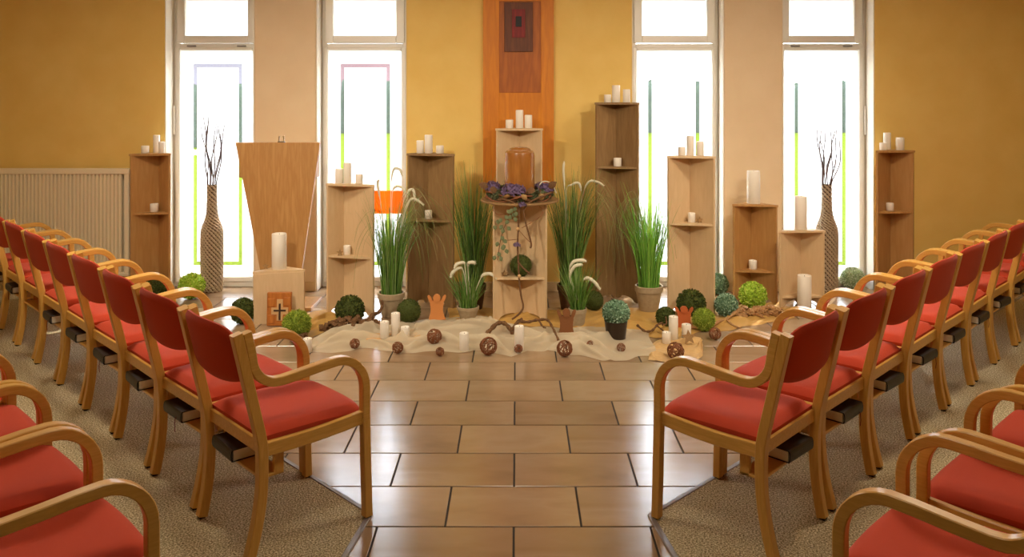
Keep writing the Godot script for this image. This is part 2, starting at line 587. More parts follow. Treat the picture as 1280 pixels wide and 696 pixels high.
func build_windows() -> void:
	var z := -PANE_Z
	for k in 4:
		var o := structure("window_%d" % (k + 1))
		var x0: float = OPEN[k][0] + 0.008
		var x1: float = OPEN[k][1] - 0.008
		var y_top := 2.66
		# outer frame, transom and threshold
		part(o, "frame_post", bar(x0, x0 + 0.05, 0, y_top, z + 0.02, z - 0.06, 0.004), M.frame)
		part(o, "frame_post", bar(x1 - 0.05, x1, 0, y_top, z + 0.02, z - 0.06, 0.004), M.frame)
		part(o, "frame_head", bar(x0 + 0.05, x1 - 0.05, 2.60, y_top, z + 0.02, z - 0.06, 0.004), M.frame)
		part(o, "transom", bar(x0 + 0.05, x1 - 0.05, 2.135, 2.175, z + 0.025, z - 0.06, 0.004), M.frame)
		part(o, "threshold", bar(x0 + 0.05, x1 - 0.05, 0.0, 0.05, z + 0.03, z - 0.06, 0.004), M.frame)
		# the fanlight sash
		var sash := MB.new()
		var sx0 := x0 + 0.03
		var sx1 := x1 - 0.03
		for a in [[sx0, sx0 + 0.075, 2.178, 2.605], [sx1 - 0.075, sx1, 2.178, 2.605], [sx0 + 0.075, sx1 - 0.075, 2.178, 2.246], [sx0 + 0.075, sx1 - 0.075, 2.56, 2.605]]:
			box(sash, Vector3((a[0] + a[1]) / 2, (a[2] + a[3]) / 2, z + 0.018), Vector3(a[1] - a[0], a[3] - a[2], 0.05), 0.006)
		part(o, "fanlight_sash", sash.done(), M.frame)
		part(o, "fanlight_pane", bar(sx0 + 0.075, sx1 - 0.075, 2.246, 2.56, z + 0.003, z - 0.003, 0.001), M.frosted)
		# the tall sash
		var low := MB.new()
		var px0 := x0 + 0.058
		var px1 := x1 - 0.058
		var py0 := 0.092
		var py1 := 2.112
		for a in [[x0 + 0.02, px0, 0.045, 2.14], [px1, x1 - 0.02, 0.045, 2.14], [px0, px1, 0.045, py0], [px0, px1, py1, 2.14]]:
			box(low, Vector3((a[0] + a[1]) / 2, (a[2] + a[3]) / 2, z + 0.018), Vector3(a[1] - a[0], a[3] - a[2], 0.05), 0.006)
		part(o, "tall_sash", low.done(), M.frame)
		# frosted glass with a clear band left free in a rectangle
		var bx0 := px0 + 0.105
		var bx1 := px1 - 0.105
		var by0 := 0.185
		var by1 := 1.995
		var w := 0.036
		for a in [[px0, bx0, py0, py1], [bx1, px1, py0, py1], [bx0, bx1, py0, by0], [bx0, bx1, by1, py1], [bx0 + w, bx1 - w, by0 + w, by1 - w]]:
			part(o, "frosted_pane", bar(a[0], a[1], a[2], a[3], z + 0.003, z - 0.003, 0.0005), M.frosted)
		for a in [[bx0, bx0 + w, by0, by1], [bx1 - w, bx1, by0, by1], [bx0 + w, bx1 - w, by0, by0 + w], [bx0 + w, bx1 - w, by1 - w, by1]]:
			var g := MB.new()
			g.quad(Vector3(a[0], a[2], z), Vector3(a[1], a[2], z), Vector3(a[1], a[3], z), Vector3(a[0], a[3], z))
			part(o, "clear_strip", g.done(), M.glass)
		for hx in [x0 + 0.16, x1 - 0.16]:
			if k == 0 or k == 3:
				part(o, "hinge_cap", bar(hx - 0.04, hx + 0.04, 2.146, 2.16, z + 0.042, z + 0.02, 0.003), M.metal)
		if k == 0 or k == 3:
			var hx := x0 + 0.012 if k == 0 else x1 - 0.012
			var hd := part(o, "opening_rod_handle", bar(hx - 0.009, hx + 0.009, 1.36, 1.62, z + 0.06, z + 0.035, 0.005), M.frame)
			part(hd, "rod", bar(hx - 0.005, hx + 0.005, 1.6, 2.66, z + 0.035, z + 0.02, 0.003), M.frame)
	# orange glass panel leaning in the second window
	var og := thing("orange_glass_panel", "small orange glass panel in front of the frosted window behind potted grass", "glass panel", Vector3(P(476, 270, 7.36).x, 0, -7.33))
	part(og, "pane", bar(-0.16, 0.2, 0.66, 0.865, 0.004, -0.004, 0.002), M.orange_glass)
	for x in [-0.12, 0.16]:
		part(og, "stand_rod", bar(x - 0.005, x + 0.005, 0.0, 0.665, 0.006, -0.006, 0.002), M.frame)

func build_garden() -> void:
	shell("ground_lawn", bar(-70, 70, -0.12, -0.04, -WALL_Z - 0.36, -130, 0.001), M.lawn)
	shell("ground_path", bar(-40, -8.5, -0.045, -0.03, -24, -26, 0.001), M.path_stone)
	var hedge := func(label: String, a: Vector3, b: Vector3, h: float, d: float) -> void:
		var n := FastNoiseLite.new()
		n.seed = int(absf(a.x) * 10)
		n.frequency = 0.9
		var m := MB.new()
		var l := (b - a).length()
		var dir := (b - a) / l
		var side := Vector3(-dir.z, 0, dir.x)
		slab(m, int(l / 0.4), 10, func(s, t):
			var q: Vector3 = a + dir * l * s + side * d * (t - 0.5)
			var y: float = h * (1.0 - pow(absf(2 * t - 1), 6) * 0.9)
			return q + Vector3(0, y * (1.0 + 0.22 * n.get_noise_2d(q.x * 1.3, q.z * 3.0)), 0),
			func(s, t): return a + dir * l * s + side * d * (t - 0.5) + Vector3(0, -0.05, 0))
		solo("hedge", m.done(), M.hedge, label, "hedge", Vector3.ZERO, "hedges across the lawn")
	hedge.call("dark green clipped hedge beyond the lawn outside the window by the radiator", Vector3(-32, -0.04, -27), Vector3(-9, -0.04, -28), 2.0, 1.2)
	hedge.call("long green hedge along far edge of lawn outside the windows", Vector3(-8, -0.04, -38), Vector3(28, -0.04, -39), 2.3, 1.5)
	var house := func(called_label: String, x: float, z: float, w: float, h: float, wall: Material) -> void:
		var o := thing("house", called_label, "house", Vector3(x, -0.04, z))
		part(o, "wall", bar(-w / 2, w / 2, 0, h, 0, -7, 0.02), wall)
		part(o, "roof", extrude_mesh([Vector2(-4.2, h - 0.2), Vector2(4.2, h - 0.2), Vector2(0, h + 3.0)], w + 0.8, Transform3D(Basis(Vector3.UP, PI / 2), Vector3(0, 0, -3.5))), M.roof)
		for i in 3:
			var wx := -w / 2 + w * (i + 0.5) / 3
			var f := part(o, "window", bar(wx - 0.6, wx + 0.6, 1.0, 2.3, 0.06, -0.02, 0.02), M.frame)
			part(f, "pane", bar(wx - 0.5, wx + 0.5, 1.1, 2.2, 0.08, 0.05, 0.005), M.pane_dark)
	house.call("grey-walled house with slate roof far beyond the clipped hedge", -17.5, -36, 14.0, 4.2, M.house_wall)
	house.call("pinkish house with slate roof behind the far end of the long hedge", -6.5, -46, 7.0, 4.4, M.house_pink)

func build_floor() -> void:
	var fl := structure("floor")
	part(fl, "screed", bar(-SIDE - 0.2, SIDE + 0.2, -0.1, -0.004, -PANE_Z - 0.16, REAR + 0.2, 0.001), M.grout)
	var tw := 0.5435
	var td := 0.3362
	var j := 0.008
	var tile := bar(-tw / 2 + j / 2, tw / 2 - j / 2, -0.012, 0.0, -td / 2 + j / 2, td / 2 - j / 2, 0.0015)
	for r in range(-2, 13):
		var z0 := 3.281 + td * r
		var off := -0.286 if posmod(r, 2) == 0 else -0.012
		var zc := z0 + td / 2
		if z0 > PANE_Z - 0.03:
			continue
		for c in range(-11, 11):
			var xc := off + tw * c + tw / 2
			# leave out what lies wholly under the carpets
			var edge_l := -0.576 - maxf(0.0, zc + 0.4 - 3.379) * 0.985 - 0.9
			var edge_r := 0.519 + maxf(0.0, zc + 0.4 - 3.363) * 1.03 + 0.9
			if xc < edge_l or xc > edge_r or absf(xc) > SIDE:
				continue
			part(fl, "tile", tile, M["tile%d" % ((r * 7 + c * 5 + (r * c) % 3 + 400) % 4)], Vector3(xc, 0, -zc))
	var L := [Vector2(-4.38, 7.19), Vector2(-0.60, 3.375), Vector2(-1.62, -REAR + 0.02), Vector2(-SIDE + 0.01, -REAR + 0.02), Vector2(-SIDE + 0.01, 7.19)]
	var R := [Vector2(4.49, 7.19), Vector2(0.545, 3.36), Vector2(1.70, -REAR + 0.02), Vector2(SIDE - 0.01, -REAR + 0.02), Vector2(SIDE - 0.01, 7.19)]
	for s in [["carpet_left", L], ["carpet_right", R]]:
		var poly: Array = s[1].map(func(p): return Vector2(p.x, p.y))
		# extrude() works in x, y: turn y (distance) onto -z
		shell(s[0], extrude_mesh(poly, 0.010, Transform3D(Basis(Vector3(1, 0, 0), Vector3(0, 0, -1), Vector3(0, 1, 0)), Vector3(0, 0.0005, 0))), M.carpet)
		var tr := shell("trim_2" if s[0] == "carpet_left" else "trim_3", edge_strip(s[1].slice(0, 3), 0.022), M.metal)
		tr.set_meta("label", "aluminium edge strip of the carpet")

func edge_strip(pts: Array, w: float) -> ArrayMesh:
	var m := MB.new()
	for i in pts.size() - 1:
		var a := Vector3(pts[i].x, 0.004, -pts[i].y)
		var b := Vector3(pts[i + 1].x, 0.004, -pts[i + 1].y)
		var d := (b - a).normalized()
		var xf := Transform3D(Basis(d, Vector3.UP, d.cross(Vector3.UP)), (a + b) / 2)
		box(m, Vector3.ZERO, Vector3((b - a).length() + w * 0.4, 0.009, w), 0.002, xf)
	return m.done()

func build_wall_panel() -> void:
	var o := thing("wall_panel", "tall orange wooden panel with dark, red and black inlaid rectangles on yellow wall", "wall panel", Vector3(0, 0, -WALL_Z))
	var q := func(u0: float, u1: float, v0: float, v1: float, z0: float, z1: float) -> ArrayMesh:
		var a := P(u0, v1, WALL_Z)
		var b := P(u1, v0, WALL_Z)
		return bar(a.x, b.x, a.y, b.y, z0, z1, 0.002)
	# board in pieces so that the inlay lies in a shallow recess
	part(o, "board", q.call(604, 624, -48, 240, 0.04, 0.0), M.panel)
	part(o, "board", q.call(676, 692, -48, 240, 0.04, 0.0), M.panel)
	part(o, "board", q.call(624, 676, -48, 2, 0.04, 0.0), M.panel)
	part(o, "board", q.call(624, 676, 116, 240, 0.04, 0.0), M.panel)
	part(o, "inlay", q.call(624, 676, 2, 116, 0.034, 0.0), M.panel_inlay)
	var d := part(o, "dark_square", q.call(630.5, 666, 3.5, 65, 0.046, 0.03), M.panel_dark)
	var r := part(d, "red_square", q.call(640, 656.5, 12, 47.5, 0.05, 0.044), M.panel_red)
	part(r, "black_square", q.call(644.5, 652, 21, 34, 0.053, 0.048), M.black)

func build_radiator() -> void:
	var o := thing("radiator", "cream ribbed panel radiator on the yellow wall behind the chair row", "radiator", Vector3(0, 0, 0))
	var z := 7.06
	var xr := P(161, 210, z).x
	var xl := xr - 2.0
	var yt := P(0, 211, z).y
	var yb := 0.16
	var m := MB.new()
	var pitch := 0.0327
	var n := int((xr - xl - 0.08) / pitch)
	var prof := []
	for i in n:
		var x := xl + 0.04 + i * pitch
		prof += [Vector2(x, 0), Vector2(x + pitch * 0.28, 0), Vector2(x + pitch * 0.42, 0.022), Vector2(x + pitch * 0.86, 0.022)]
	prof.append(Vector2(xl + 0.04 + n * pitch, 0))
	for i in prof.size() - 1:
		var a: Vector2 = prof[i]
		var b: Vector2 = prof[i + 1]
		m.quad(Vector3(a.x, yb + 0.03, -z - 0.022 + a.y), Vector3(b.x, yb + 0.03, -z - 0.022 + b.y), Vector3(b.x, yt - 0.045, -z - 0.022 + b.y), Vector3(a.x, yt - 0.045, -z - 0.022 + a.y))
	part(o, "ribbed_front", m.done(), M.radiator)
	part(o, "top_rail", bar(xl, xr, yt - 0.047, yt, -z + 0.004, -z - 0.085, 0.006), M.radiator)
	part(o, "bottom_rail", bar(xl, xr, yb, yb + 0.034, -z + 0.002, -z - 0.085, 0.006), M.radiator)
	part(o, "side_cover", bar(xr - 0.042, xr, yb + 0.032, yt - 0.045, -z + 0.002, -z - 0.085, 0.004), M.radiator)
	part(o, "side_cover", bar(xl, xl + 0.042, yb + 0.032, yt - 0.045, -z + 0.002, -z - 0.085, 0.004), M.radiator)
	part(o, "back_plate", bar(xl + 0.03, xr - 0.03, yb + 0.03, yt - 0.04, -z - 0.07, -z - 0.085, 0.002), M.radiator)
	part(o, "wall_bracket", bar(xr - 0.3, xr - 0.26, yb + 0.1, yt - 0.1, -z - 0.08, -WALL_Z, 0.002), M.radiator)
	part(o, "wall_bracket", bar(xl + 0.26, xl + 0.3, yb + 0.1, yt - 0.1, -z - 0.08, -WALL_Z, 0.002), M.radiator)
	var v := MB.new()
	tube(v, [Vector3(xr - 0.01, yt - 0.12, -z - 0.04), Vector3(xr + 0.05, yt - 0.12, -z - 0.04)], [0.014], 10)
	part(o, "valve", v.done(), M.bolt)
	for x in [xl + 0.35, xr - 0.35]:
		part(o, "foot_pipe", bar(x - 0.01, x + 0.01, 0.0, yb + 0.01, -z - 0.05, -z - 0.03, 0.003), M.radiator)

# ---------------------------------------------------------------- chairs
const SEAT := 0.462
const LEG_X := 0.2425

func rear_a(y: float) -> float:                     # forward offset of the rear post at height y
	if y > 0.44:
		return -0.222 - (y - 0.44) * 0.235
	var t := (0.44 - y) / 0.44
	return -0.222 + 0.014 * sin(t * PI) - 0.034 * t * t

func make_chair() -> Node3D:
	var o := thing("armchair", "", "chair")
	var w := 0.036
	var t := 0.034
	for s in [-1.0, 1.0]:
		var fl := MB.new()
		strip(fl, [Vector2(0.236, 0.008), Vector2(0.23, 0.2), Vector2(0.225, 0.40)], s * LEG_X, w, t)
		var leg := part(o, "leg", fl.done(), M.beech)
		part(leg, "foot_glide", bar(s * LEG_X - 0.014, s * LEG_X + 0.014, 0.0, 0.01, -0.225, -0.247, 0.002), M.rubber)
		# the arm: front bend, arm, upsweep along the post
		var arm := [Vector2(0.225, 0.40), Vector2(0.224, 0.47), Vector2(0.224, 0.53)]
		for i in range(1, 9):
			var a := PI / 2 * i / 8.0
			arm.append(Vector2(0.094 + 0.13 * cos(a), 0.53 + 0.135 * sin(a)))
		arm += [Vector2(0.03, 0.661), Vector2(-0.06, 0.652), Vector2(-0.14, 0.646)]
		var c := Vector2(-0.152, 0.754)
		for i in range(1, 8):
			var a := -PI / 2 - (PI / 2 - 0.20) * i / 7.0
			arm.append(c + Vector2(cos(a), sin(a)) * 0.108)
		for y in [0.79, 0.83, 0.852]:
			arm.append(Vector2(rear_a(y) + t + 0.003, y))
		var ab := MB.new()
		strip(ab, arm, s * LEG_X, w, t)
		part(o, "armrest", ab.done(), M.beech_arm)
		var rl := MB.new()
		var path := []
		for i in 19:
			var y := 0.008 + (0.852 - 0.008) * i / 18.0
			path.append(Vector2(rear_a(y), y))
		strip(rl, path, s * LEG_X, w, t + 0.004, 0.003, s * 0.03)
		var rear := part(o, "leg", rl.done(), M.beech)
		part(rear, "foot_glide", bar(s * (LEG_X - 0.03) - 0.014, s * (LEG_X - 0.03) + 0.014, 0.0, 0.01, -rear_a(0) - 0.012, -rear_a(0) + 0.012, 0.002), M.rubber)
		for y in [0.66, 0.80]:
			var b := MB.new()
			var a := rear_a(y)
			tube(b, [Vector3(s * LEG_X, y, -a), Vector3(s * LEG_X, y - 0.002, -a + 0.0165)], [0.0055], 8)
			part(rear, "bolt", b.done(), M.bolt)
		# side rail under the seat
		var sr := MB.new()
		strip(sr, spline([Vector2(0.218, 0.412), Vector2(0.10, 0.404), Vector2(-0.05, 0.400), Vector2(-0.218, 0.404)], 4), s * (LEG_X - 0.004), 0.024, 0.052, 0.003)
		part(o, "seat_rail", sr.done(), M.beech_arm)
	part(o, "seat_rail", bar(-LEG_X + 0.018, LEG_X - 0.018, 0.385, 0.425, -0.200, -0.222, 0.003), M.beech_arm)
	part(o, "seat_rail", bar(-LEG_X + 0.018, LEG_X - 0.018, 0.378, 0.43, 0.196, 0.216, 0.003), M.beech_arm)
	# cushion
	var sm := MB.new()
	var plan := func(p: float, q: float) -> Vector2:
		var sx := p * 2 - 1
		var sz := q * 2 - 1
		var hw := 0.2245 + 0.0 * sz
		var front := 0.255 - 0.012 * sx * sx - 0.02 * pow(absf(sx), 10)
		return Vector2(sx * hw, lerpf(-0.206, front, q))
	var base_y := func(sx: float, q: float) -> float:
		return 0.430 - 0.012 * (1 - sx * sx) * sin(q * PI) - 0.018 * pow(q, 5) - 0.004 * q
	var top := func(p: float, q: float) -> Vector3:
		var sx := p * 2 - 1
		var sz := q * 2 - 1
		var xy: Vector2 = plan.call(p, q)
		var puff := sqrt(maxf(0.0, 1 - pow(absf(sx), 7))) * sqrt(maxf(0.0, 1 - pow(absf(sz), 9)))
		return Vector3(xy.x, base_y.call(sx, q) + 0.014 + 0.034 * puff, -xy.y)
	var bottom := func(p: float, q: float) -> Vector3:
		var xy: Vector2 = plan.call(p, q)
		return Vector3(xy.x * 0.985, base_y.call(p * 2 - 1, q) - 0.010, -xy.y * 0.99)
	slab(sm, 18, 18, top, bottom)
	part(o, "seat", sm.done(), M.red)
	# padded back, curved in plan
	var bm := MB.new()
	var bp := func(p: float, q: float, sgn: float) -> Vector3:
		var s := p * 2 - 1
		var yt := 0.866 - 0.055 * pow(absf(s), 7) + 0.010 * (1 - s * s)
		var yb := 0.640 + 0.03 * pow(absf(s), 3.0)
		var y := lerpf(yb, yt, q)
		var e := sqrt(maxf(0.0, 1 - pow(absf(s), 10))) * sqrt(maxf(0.0, 1 - pow(absf(q * 2 - 1), 8)))
		var a := rear_a(minf(y, 0.9)) + 0.012 - 0.040 * (1 - s * s) + sgn * (0.004 + 0.013 * e)
		return Vector3(s * 0.2255, y, -a)
	slab(bm, 20, 14, func(p, q): return bp.call(p, q, -1.0), func(p, q): return bp.call(p, q, 1.0))
	part(o, "backrest", bm.done(), M.red)
	# book rack under the seat
	for sx in [-1.0, 1.0]:
		part(o, "rack_bracket", bar(sx * 0.205, sx * 0.222, 0.286, 0.39, 0.12, 0.16, 0.002), M.beech)
	part(o, "rack_slat", bar(-0.222, 0.222, 0.286, 0.298, 0.12, 0.215, 0.002), M.beech_arm)
	return o

func make_book() -> Node3D:
	var o := thing("hymn_book", "", "book")
	# lies flat, spine to the rear; origin at the middle of its underside
	var w := 0.19
	var d := 0.138
	var h := 0.048
	part(o, "cover", bar(-w / 2, w / 2, 0.0, 0.004, -d / 2, d / 2, 0.001), M.book)
	part(o, "cover", bar(-w / 2, w / 2, h - 0.004, h, -d / 2, d / 2, 0.001), M.book)
	var sp := MB.new()
	var arc := []
	for i in 9:
		var a := -PI / 2 + PI * i / 8.0
		arc.append(Vector2(d / 2 + 0.008 * cos(a), h / 2 + h / 2 * sin(a)))
	for i in range(8, -1, -1):
		var a := -PI / 2 + PI * i / 8.0
		arc.append(Vector2(d / 2 - 0.004 + 0.008 * cos(a), h / 2 + (h / 2 - 0.004) * sin(a)))
	extrude(sp, arc, w, Transform3D(Basis(Vector3.UP, -PI / 2), Vector3.ZERO))
	part(o, "spine", sp.done(), M.book)
	part(o, "page_block", bar(-w / 2 + 0.003, w / 2 - 0.003, 0.004, h - 0.004, -d / 2 + 0.004, d / 2 - 0.004, 0.001), M.pages)
	return o

func build_chairs() -> void:
	var ord := ["first", "second", "third", "fourth", "fifth", "sixth", "seventh", "eighth", "ninth"]
	var proto := make_chair()
	var bproto := make_book()
	var first := true
	for row in [
		{"side": -1.0, "at": Vector2(-0.946, 3.36), "step": Vector2(-0.3555, 0.382), "n": 9, "where": "front row towards the radiator", "front": true, "empty": [6]},
		{"side": 1.0, "at": Vector2(0.905, 3.35), "step": Vector2(0.360, 0.382), "n": 9, "where": "front row towards the bare yellow wall", "front": true, "empty": []},
		{"side": -1.0, "at": Vector2(-1.34, 2.303), "step": Vector2(-0.3735, 0.386), "n": 4, "where": "second row on the radiator side", "front": false, "empty": [0, 1, 2, 3]},
		{"side": 1.0, "at": Vector2(1.205, 2.252), "step": Vector2(0.418, 0.386), "n": 4, "where": "second row on the bare wall side", "front": false, "empty": [0, 1, 2, 3]},
	]:
		for i in row.n:
			var c: Vector2 = row.at + row.step * i
			var o: Node3D = proto
			if not first:
				o = proto.duplicate()
				o.name = numbered("armchair")
				add_child(o)
			o.position = Vector3(c.x, 0.0055, -c.y)
			# forward (-z of the chair) points into the room, across the row
			var jit: float = 0.012 * sin(i * 2.7 + row.side)
			o.rotation.y = row.side * deg_to_rad(46.0) + jit
			tag(o, "red beech armchair, %s from tiled aisle, %s" % [ord[i], row.where], "chair", "armchairs in the " + row.where)
			if not i in row.empty:
				var b: Node3D = bproto
				if not first:
					b = bproto.duplicate()
					b.name = numbered("hymn_book")
					add_child(b)
				b.transform = o.transform * Transform3D(Basis(Vector3.UP, -0.04 + 0.03 * sin(i * 1.9)) , Vector3(row.side * 0.055, 0.2985, 0.165))
				tag(b, "black hymn book under chair %s from tiled aisle, %s" % [ord[i], row.where], "book", "hymn books on the chair racks, " + row.where)
				if i % 2 == 1:
					var rb := MB.new()
					tube(rb, [Vector3(0.05, 0.02, 0.06), Vector3(0.05, 0.012, 0.082), Vector3(0.052, -0.02, 0.084), Vector3(0.05, -0.045, 0.082)], [0.0018], 5)
					part(b, "ribbon", rb.done(), M.ribbon)
			first = false

# ---------------------------------------------------------------- corner columns, candles, stars
var col := {}

func column(key: String, label: String, ua: float, va: float, ub: float, vb: float, uc: float, vtop: float, shelves: Array, mat: Material) -> void:
	var a := G(ua, va)
	var b := G(ub, vb)
	var mid := (a + b) / 2
	var r := (a - b).length() / 2
	var zc := -mid.z + r * 0.9
	var dx := clampf((uc - CX) * zc / F - mid.x, -r * 0.8, r * 0.8)
	var c := mid + Vector3(dx, 0, -sqrt(r * r - dx * dx))
	var zf := -mid.z
	var h := EYE - (vtop - CY) * zf / F
	var o := thing("corner_shelf", label, "shelf", mid, 0.0, "corner shelf columns of the display")
	a -= mid
	b -= mid
	c -= mid
	var t := 0.018
	var side := func(p: Vector3, q: Vector3, inset: float) -> ArrayMesh:
		var l := (q - p).length()
		var d := (q - p) / l
		var poly := [Vector2(0, 0)]
		poly.append(Vector2(l * 0.12, 0.0))
		for i in 9:                                  # shallow arch cut into the foot
			var s := i / 8.0
			poly.append(Vector2(lerpf(l * 0.14, l * 0.86, s), 0.001 + 0.035 * sqrt(maxf(0.0, 1 - pow(2 * s - 1, 2)))))
		poly += [Vector2(l * 0.88, 0.0), Vector2(l - inset, 0), Vector2(l - inset, h - 0.018), Vector2(0, h - 0.018)]
		return extrude_mesh(poly, t, Transform3D(Basis(d, Vector3.UP, d.cross(Vector3.UP)), p))
	part(o, "side_panel", side.call(a, c, 0.0), mat)
	part(o, "side_panel", side.call(b, c, t * 0.6), mat)
	var board := func(y: float, grow: float, th: float) -> ArrayMesh:
		var g := (a + b + c) / 3
		var poly := []
		for p in [a, b, c]:
			var q: Vector3 = p + (p - g).normalized() * grow
			poly.append(Vector2(q.x, q.z))
		return extrude_mesh(poly, th, Transform3D(Basis(Vector3(1, 0, 0), Vector3(0, 0, 1), Vector3(0, -1, 0)), Vector3(0, y, 0)))
	part(o, "top_board", board.call(h - 0.009, 0.012, 0.018), mat)
	var ys := []
	for v in shelves:
		var y: float = EYE - (v - CY) * zf / F
		ys.append(y)
		part(o, "shelf_board", board.call(y - 0.008, -0.006, 0.016), mat)
	col[key] = {"h": h, "z": zf, "ys": ys, "mid": mid, "c": c}

func candle(u0: float, u1: float, vt: float, vb: float, z: float, y: float, label: String, group: String) -> void:
	var r := (u1 - u0) / 2 * z / F
	var h := (vb - vt) * z / F
	var o := thing("pillar_candle", label, "candle", Vector3(((u0 + u1) / 2 - CX) * z / F, y, -z), 0.0, group)
	part(o, "wax", lathe_mesh([Vector2(0, 0), Vector2(r - 0.002, 0), Vector2(r, 0.002), Vector2(r, h - 0.004), Vector2(r - 0.0015, h - 0.001), Vector2(r - 0.004, h), Vector2(r * 0.82, h - 0.001), Vector2(r * 0.7, h - 0.008), Vector2(0, h - 0.010)], 28, 0.8), M.wax)
	var wk := MB.new()
	tube(wk, [Vector3(0, h - 0.011, 0), Vector3(0.001, h - 0.004, 0.0), Vector3(0.003, h - 0.001, 0.001)], [0.0016], 6)
	part(o, "wick", wk.done(), M.wick)

func star_mesh(r: float, d: float, hole := 0.0) -> ArrayMesh:
	var poly := []
	for i in 10:
		var a := PI / 2 + TAU * i / 10
		poly.append(Vector2(cos(a), sin(a)) * (r if i % 2 == 0 else r * 0.45))
	return extrude_mesh(poly, d)

func star(u: float, v: float, z: float, y: float, r: float, label: String) -> void:
	var o := solo("wooden_star", star_mesh(r, 0.012), M.star, label, "star", Vector3((u - CX) * z / F, y + r * 0.80, -z), "small wooden stars")
	o.rotation = Vector3(-0.12, 0.25, 0.0)

func build_columns() -> void:
	column("s1", "brown wooden corner shelf standing between radiator and window", 163, 372, 212, 370, 198, 192, [266], M.birch)
	column("c2", "pale corner shelf column between the lectern and potted grass", 409, 392, 467, 396, 430, 230, [320.5], M.pale)
	column("c3", "brown wooden corner shelf column behind the orange angel", 510, 383, 567, 386, 535, 192, [275], M.oak)
	column("c4b", "tall pale corner shelf column in front of orange wall panel, behind the urn", 621, 380, 677, 380, 649, 160.5, [], M.pale)
	column("c4", "pale pedestal shelf carrying the wreath tray and urn", 617, 402, 683, 402, 650, 253, [347], M.pale)
	column("c5", "tallest brown wooden corner shelf column beside the window", 745, 376, 798, 379, 770, 128, [208.6], M.oak)
	column("c6", "pale corner shelf column with small star on its shelf, before the cream pier", 835, 390.6, 893, 393.5, 862.6, 195, [279.5], M.pale)
	column("c7", "low brown wooden corner shelf with one thick candle on top", 917, 378, 971, 380, 939, 255.5, [338.5], M.birch)
	column("c8", "lowest pale corner shelf beside the woven vase", 975, 385, 1030, 384, 1001, 288, [370], M.pale)
	column("s9", "brown wooden corner shelf against bare yellow wall beside window", 1096, 372, 1142, 371, 1113, 188, [264.5], M.birch)
	column("b1", "low pale corner shelf in front of the lectern with wooden cross block", 317.5, 405, 380, 401, 349, 338, [], M.pale)
	var fa := G(317.5, 405)
	var fb := G(380, 401)
	var fd := (fb - fa).normalized()
	var low := get_node("corner_shelf_010")
	part(low, "front_panel", extrude_mesh([Vector2(0, 0), Vector2((fb - fa).length(), 0), Vector2((fb - fa).length(), col.b1.h - 0.018), Vector2(0, col.b1.h - 0.018)], 0.014, Transform3D(Basis(fd, Vector3.UP, fd.cross(Vector3.UP)), fa - low.position + Vector3(0, 0, 0.004))), M.pale)
	var sets := [
		["s1", "brown corner shelf by the radiator", [[176.8, 186.1, 182, 191.3], [191.8, 199.8, 169, 191], [198.5, 206, 176.5, 191]]],
		["c2", "pale column beside the lectern", [[419, 429, 212.6, 230.8], [429.4, 439, 205, 230.8], [444.3, 453.7, 218.4, 229.8]]],
		["c3", "brown column behind the orange angel", [[520.7, 529.7, 176, 191.8], [530.8, 540.8, 169, 191.8], [545, 554.7, 182, 191.5]]],
		["c4b", "tall pale column behind the urn", [[632, 641.4, 149, 159.5], [644.7, 654.2, 136.8, 159.5], [655.8, 665.2, 143, 159.5]]],
		["c5", "tallest brown column", [[755, 764, 117.5, 127.3], [765, 775, 105.6, 127], [778.6, 787.6, 111, 127.3]]],
		["c6", "pale column before the cream pier", [[847.6, 856.8, 183.7, 194.6], [858.2, 867.5, 170, 194.6], [870.7, 879.8, 177, 194.6]]],
		["s9", "brown corner shelf on the bare yellow wall", [[1099.7, 1108.7, 178.5, 187.6], [1104.4, 1113.4, 166, 187], [1120, 1130, 172, 187.6]]],
	]
	for s in sets:
		var d: Dictionary = col[s[0]]
		var hs := []
		for c in s[2]:
			hs.append(c[3] - c[2])
		var srt := hs.duplicate()
		srt.sort()
		for c in s[2]:
			var word: String = ["shortest", "middle-height", "tallest"][srt.find(c[3] - c[2])]
			var back := 0.06
			if s[0] == "s1" and word == "tallest" or s[0] == "s9" and word == "tallest":
				back = 0.125
			candle(c[0], c[1], c[2], c[3], d.z + back, d.h, "%s of three white pillar candles on the %s" % [word, s[1]], "candles on the corner shelf tops")
	candle(340, 358, 293, 337, col.b1.z + 0.07, col.b1.h, "thick white pillar candle on the low pale shelf before the lectern", "")
	candle(933.8, 949.9, 213.8, 254.5, col.c7.z + 0.07, col.c7.h, "thick white pillar candle on the low brown corner shelf", "")
	candle(993.6, 1008.5, 246.6, 287.7, col.c8.z + 0.07, col.c8.h, "thick white pillar candle on top of the lowest pale shelf", "")
	for s in [["s1", 188, 198, 255, 265, "brown shelf by the radiator"], ["c2", 429.5, 438.3, 306.4, 318, "pale column beside the lectern"], ["c3", 531, 540, 262, 272.5, "brown column behind the orange angel"], ["c5", 767, 776.7, 197.6, 207.9, "tallest brown column"], ["c6", 860, 869, 266, 277.9, "pale column before the cream pier"], ["c7", 936, 946, 324.5, 335.5, "low brown corner shelf"], ["s9", 1108, 1117, 254, 263.5, "brown shelf on the bare yellow wall"]]:
		var d: Dictionary = col[s[0]]
		candle(s[1], s[2], s[3], s[4], d.z + 0.075, d.ys[0], "small white votive candle on inner shelf of the %s" % s[5], "small candles on the inner shelves")
	star(332, 334, col.b1.z + 0.05, col.b1.h, 0.026, "small dark wooden star beside thick candle on the low pale shelf")
	star(425, 314, col.c2.z + 0.04, col.c2.ys[0], 0.028, "small wooden star on inner shelf of the pale column beside lectern")
	star(874.7, 274, col.c6.z + 0.05, col.c6.ys[0], 0.026, "small wooden star on inner shelf of the pale column before the pier")
	star(631, 341, col.c4.z + 0.05, col.c4.ys[0], 0.026, "small wooden star beside the moss ball on the pedestal shelf")
